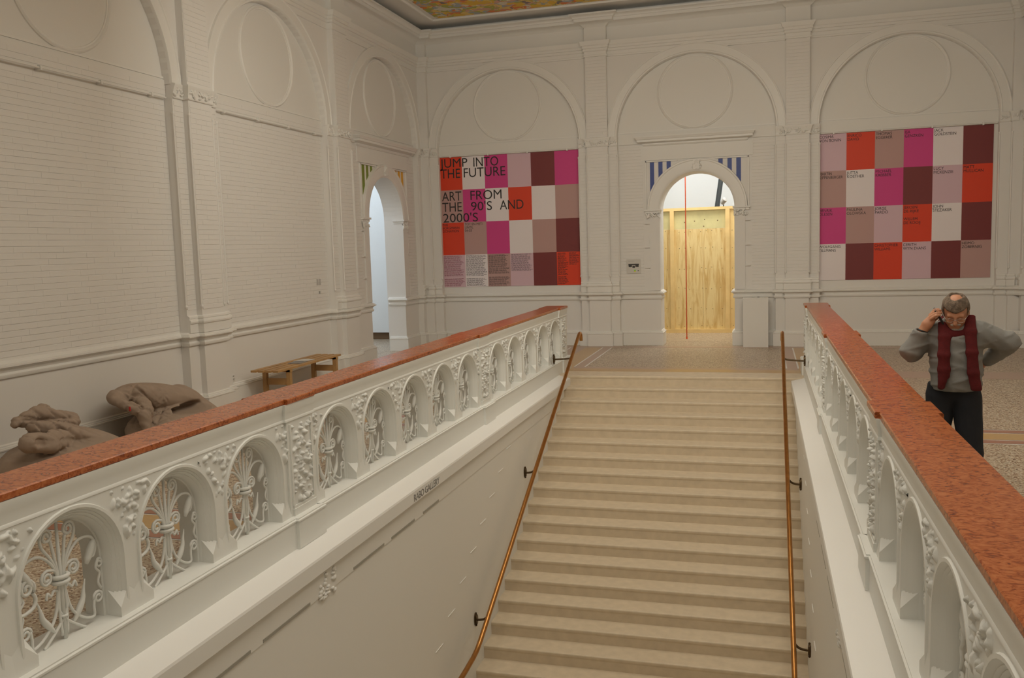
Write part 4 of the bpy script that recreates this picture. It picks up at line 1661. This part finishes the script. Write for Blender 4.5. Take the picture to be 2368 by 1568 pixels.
# right hand at the ear: palm, thumb and four fingers round the phone
bd.cone((-.205, -.105, 1.36), (-.178, -.105, 1.405), .026, .028, .02, (1, 1.2, 1))
bd.cone((-.178, -.105, 1.405), (-.155, -.098, 1.435), .033, .033, .02, (1, 1.3, 1))
for i, (a, b_, c_) in enumerate([((-.150, -.128, 1.448), (-.122, -.142, 1.470), (-.096, -.130, 1.474)),
                                 ((-.152, -.112, 1.462), (-.118, -.128, 1.488), (-.090, -.116, 1.490)),
                                 ((-.156, -.094, 1.470), (-.122, -.106, 1.502), (-.094, -.096, 1.505)),
                                 ((-.162, -.078, 1.470), (-.132, -.084, 1.508), (-.106, -.080, 1.514))]):
    r0 = (.0095, .0105, .0105, .009)[i]
    bd.cone(a, b_, r0 + .001, r0, .006)
    bd.cone(b_, c_, r0, r0 * .85, .004)
bd.cone((-.172, -.075, 1.41), (-.142, -.052, 1.425), .014, .012, .012)
bd.cone((-.142, -.052, 1.425), (-.112, -.045, 1.448), .012, .0095, .005)
# left hand on the back of the hip
bd.cone((.20, .15, 1.13), (.165, .165, 1.09), .026, .030, .02)
for i in range(4):
    bd.cone((.165 - .004 * i, .165, 1.10 - .017 * i), (.115 - .004 * i, .172, 1.085 - .020 * i), .011, .009, .006)
bd.cone((.18, .14, 1.08), (.17, .12, 1.045), .012, .010, .006)
bd_me = man_place(bd.mesh('body', SKIN))
link('body', bd_me, MAN)
# sweater
sw_ = Field((-.46, -.30, .86), (.48, .32, 1.52), .0085)
sw_.cone((.012, .015, 1.01), (.006, .0, 1.26), .168, .168, .04, (1, 1.32, 1))
sw_.cone((0, -.03, 1.02), (0, -.02, 1.12), .135, .13, .04, (1, 1.15, 1))
sw_.cone((-.125, .01, 1.335), (.125, .01, 1.34), .078, .078, .05)
sw_.cone((0, .01, 1.36), (0, -.005, 1.40), .085, .075, .04)
sw_.cone((-.155, 0, 1.335), (-.272, -.06, 1.215), .080, .072, .04)
sw_.cone((-.272, -.06, 1.215), (-.218, -.10, 1.340), .070, .050, .03)
sw_.cone((.155, .0, 1.34), (.345, .05, 1.275), .075, .062, .04)
sw_.cone((.335, .05, 1.275), (.215, .14, 1.14), .064, .050, .03)


def knit_folds(P, d):
    q = P.copy()
    q[..., 2] *= 1.7
    d = d + waves(q, 5, .006, 26, 6) + waves(P, 6, .003, 60, 5) - ridges(P, 40, .010, 15, 4, (1, 1, 2.2)) + .004
    d = np.maximum(d, .935 - P[..., 2] + .02 * np.abs(P[..., 0]))
    return d


sw_.allmap(knit_folds)
sw_.ell_cut((-.196, -.118, 1.375), (.05, .05, .022), .006)
swm = man_place(sw_.mesh('sweater', KNIT))
link('sweater', swm, MAN)
# trousers
tr = Field((-.30, -.24, .02), (.30, .26, 1.02), .010)
tr.cone((-.05, .02, .95), (.05, .02, .95), .118, .118, .04, (1, 1.05, 1))
for q in (-1, 1):
    tr.cone((q * .082, .02, .88), (q * .118, .0, .48), .100, .076, .015)
    tr.cone((q * .118, .0, .48), (q * .13, .025, .07), .076, .066, .02)
tr.allmap(lambda P, d: np.maximum(np.maximum(d + waves(P, 9, .007, 24, 5), P[..., 2] - .985), .045 - P[..., 2]))
link('trousers', man_place(tr.mesh('trousers', TROUS)), MAN)
for q in (-1, 1):
    sf = Field((-.25, -.28, -.01), (.25, .18, .14), .008)
    sf.cone((q * .13, .06, .045), (q * .15, -.15, .035), .047, .042, .02)
    sf.allmap(lambda P, d: np.maximum(d, .002 - P[..., 2]))
    link('shoe', man_place(sf.mesh('shoe', SHOE)), MAN)
# scarf: loop round the neck and two hanging ends
sc = Field((-.20, -.34, .90), (.22, .18, 1.50), .0085)
for k in range(14):
    a0, a1 = 2 * PI * k / 14, 2 * PI * (k + 1) / 14
    sc.cone((.084 * math.sin(a0), .0 - .086 * math.cos(a0), 1.395 - .062 * math.cos(a0)), (.084 * math.sin(a1), .0 - .086 * math.cos(a1), 1.395 - .062 * math.cos(a1)), .028, .028, .02)


def strip(f, pts, w, t):
    for a, b_ in zip(pts[:-1], pts[1:]):
        f.cone((a[0] - w * .5, a[1], a[2]), (b_[0] - w * .5, b_[1], b_[2]), t, t, .02)
        f.cone((a[0] + w * .5, a[1] + .006, a[2]), (b_[0] + w * .5, b_[1] + .006, b_[2]), t, t, .02)
        f.cone((a[0], a[1] - .004, a[2]), (b_[0], b_[1] - .004, b_[2]), t, t, .02)


strip(sc, [(-.072, -.055, 1.41), (-.066, -.125, 1.32), (-.066, -.168, 1.20), (-.064, -.172, 1.10), (-.064, -.172, 1.05)], .048, .015)
strip(sc, [(-.064, -.172, 1.10), (-.072, -.172, 1.02), (-.078, -.170, .975)], .022, .013)
strip(sc, [(.088, -.035, 1.455), (.096, -.105, 1.36), (.106, -.150, 1.22), (.118, -.160, 1.08), (.138, -.155, .97)], .044, .015)
sc.allmap(lambda P, d: d + waves(P, 12, .002, 70, 5))
link('scarf', man_place(sc.mesh('scarf', SCARF)), MAN)
# hair: thinning on top, fuller at the sides and back
hf = Field((-.14, -.22, 1.36), (.14, .14, 1.66), .006)
hf.ell(hd(0, .018, .034), (.088, .103, .097), .02, HROT)


def hair_cut(P, d):
    c, s_ = math.cos(HT), math.sin(HT)
    q = P - HC
    x, y, z = q[..., 0], q[..., 1] * c + q[..., 2] * s_, -q[..., 1] * s_ + q[..., 2] * c
    d = d + waves(P, 15, .006, 120, 6)
    face = np.maximum(y + .022 + .25 * np.abs(x) * 0, z - .040 - .25 * np.abs(x))
    d = np.maximum(d, -face)
    bald = (np.sqrt((x / .050) ** 2 + ((y - .030) / .062) ** 2 + ((z - .133) / .044) ** 2) - 1) * .04 + waves(P, 19, .008, 110, 4)
    d = np.maximum(d, -bald)
    return np.maximum(d, -.055 - z)


hf.allmap(hair_cut)
link('hair', man_place(hf.mesh('hair', HAIRM)), MAN)
bf = Field((-.10, -.24, 1.32), (.10, .02, 1.50), .006)
bf.ell(hd(0, -.055, -.088), (.046, .040, .034), .02, HROT)
bf.cone(hd(-.052, -.035, -.062), hd(.0, -.070, -.098), .016, .016, .02)
bf.cone(hd(.052, -.035, -.062), hd(.0, -.070, -.098), .016, .016, .02)
bf.cone(hd(-.028, -.085, -.050), hd(0, -.092, -.044), .008, .009, .008)
bf.cone(hd(.028, -.085, -.050), hd(0, -.092, -.044), .008, .009, .008)
bf.allmap(lambda P, d: d + waves(P, 16, .004, 130, 5))
bf.ell_cut(hd(0, -.100, -.062), (.020, .016, .008), .004)
link('beard', man_place(bf.mesh('beard', BEARDM)), MAN)
gl = MB()
for q in (-1, 1):
    gl.tube([hd(q * (.034 + .024 * math.cos(a)), -.102 + .004 * abs(math.cos(a)), -.004 + .016 * math.sin(a)) for a in np.linspace(0, 2 * PI, 19)], .0018, 5, False)
    gl.tube([hd(q * .058, -.098, .002), hd(q * .076, -.05, .004), hd(q * .083, .01, .006)], .0018, 5)
gl.tube([hd(-.010, -.104, .002), hd(0, -.108, .005), hd(.010, -.104, .002)], .0018, 5)
link('glasses', man_place(gl.mesh('glasses', GLASSM, True)), MAN)
wt = MB()
wt.tube([(-.205 + .030 * math.cos(a), -.105 + .030 * math.sin(a), 1.362 - .012 * math.cos(a)) for a in np.linspace(0, 2 * PI, 17)], .006, 6, False)
link('watch_strap', man_place(wt.mesh('watch_strap', SHOE, True)), MAN)
ph_ = MB().box((-.006, -.030, -.060), (.006, .030, .060))
_pr = Matrix.Rotation(math.radians(-28), 3, 'Y') @ Matrix.Rotation(math.radians(18), 3, 'X')
ph_.mapv(lambda x, y, z: tuple(Vector((-.104, -.072, 1.462)) + _pr @ Vector((x, y, z))))
pho = thing('mobile_phone', (2.46, -6.65, 1.45), 'dark mobile phone held to the ear by the man in grey', 'phone')
link('case', man_place(ph_.mesh('case', INK)), pho)
sc2 = MB().box((.0055, -.026, -.052), (.0075, .026, .052))
sc2.mapv(lambda x, y, z: tuple(Vector((-.104, -.072, 1.462)) + _pr @ Vector((x, y, z))))
link('screen', man_place(sc2.mesh('screen', DARKM)), pho)
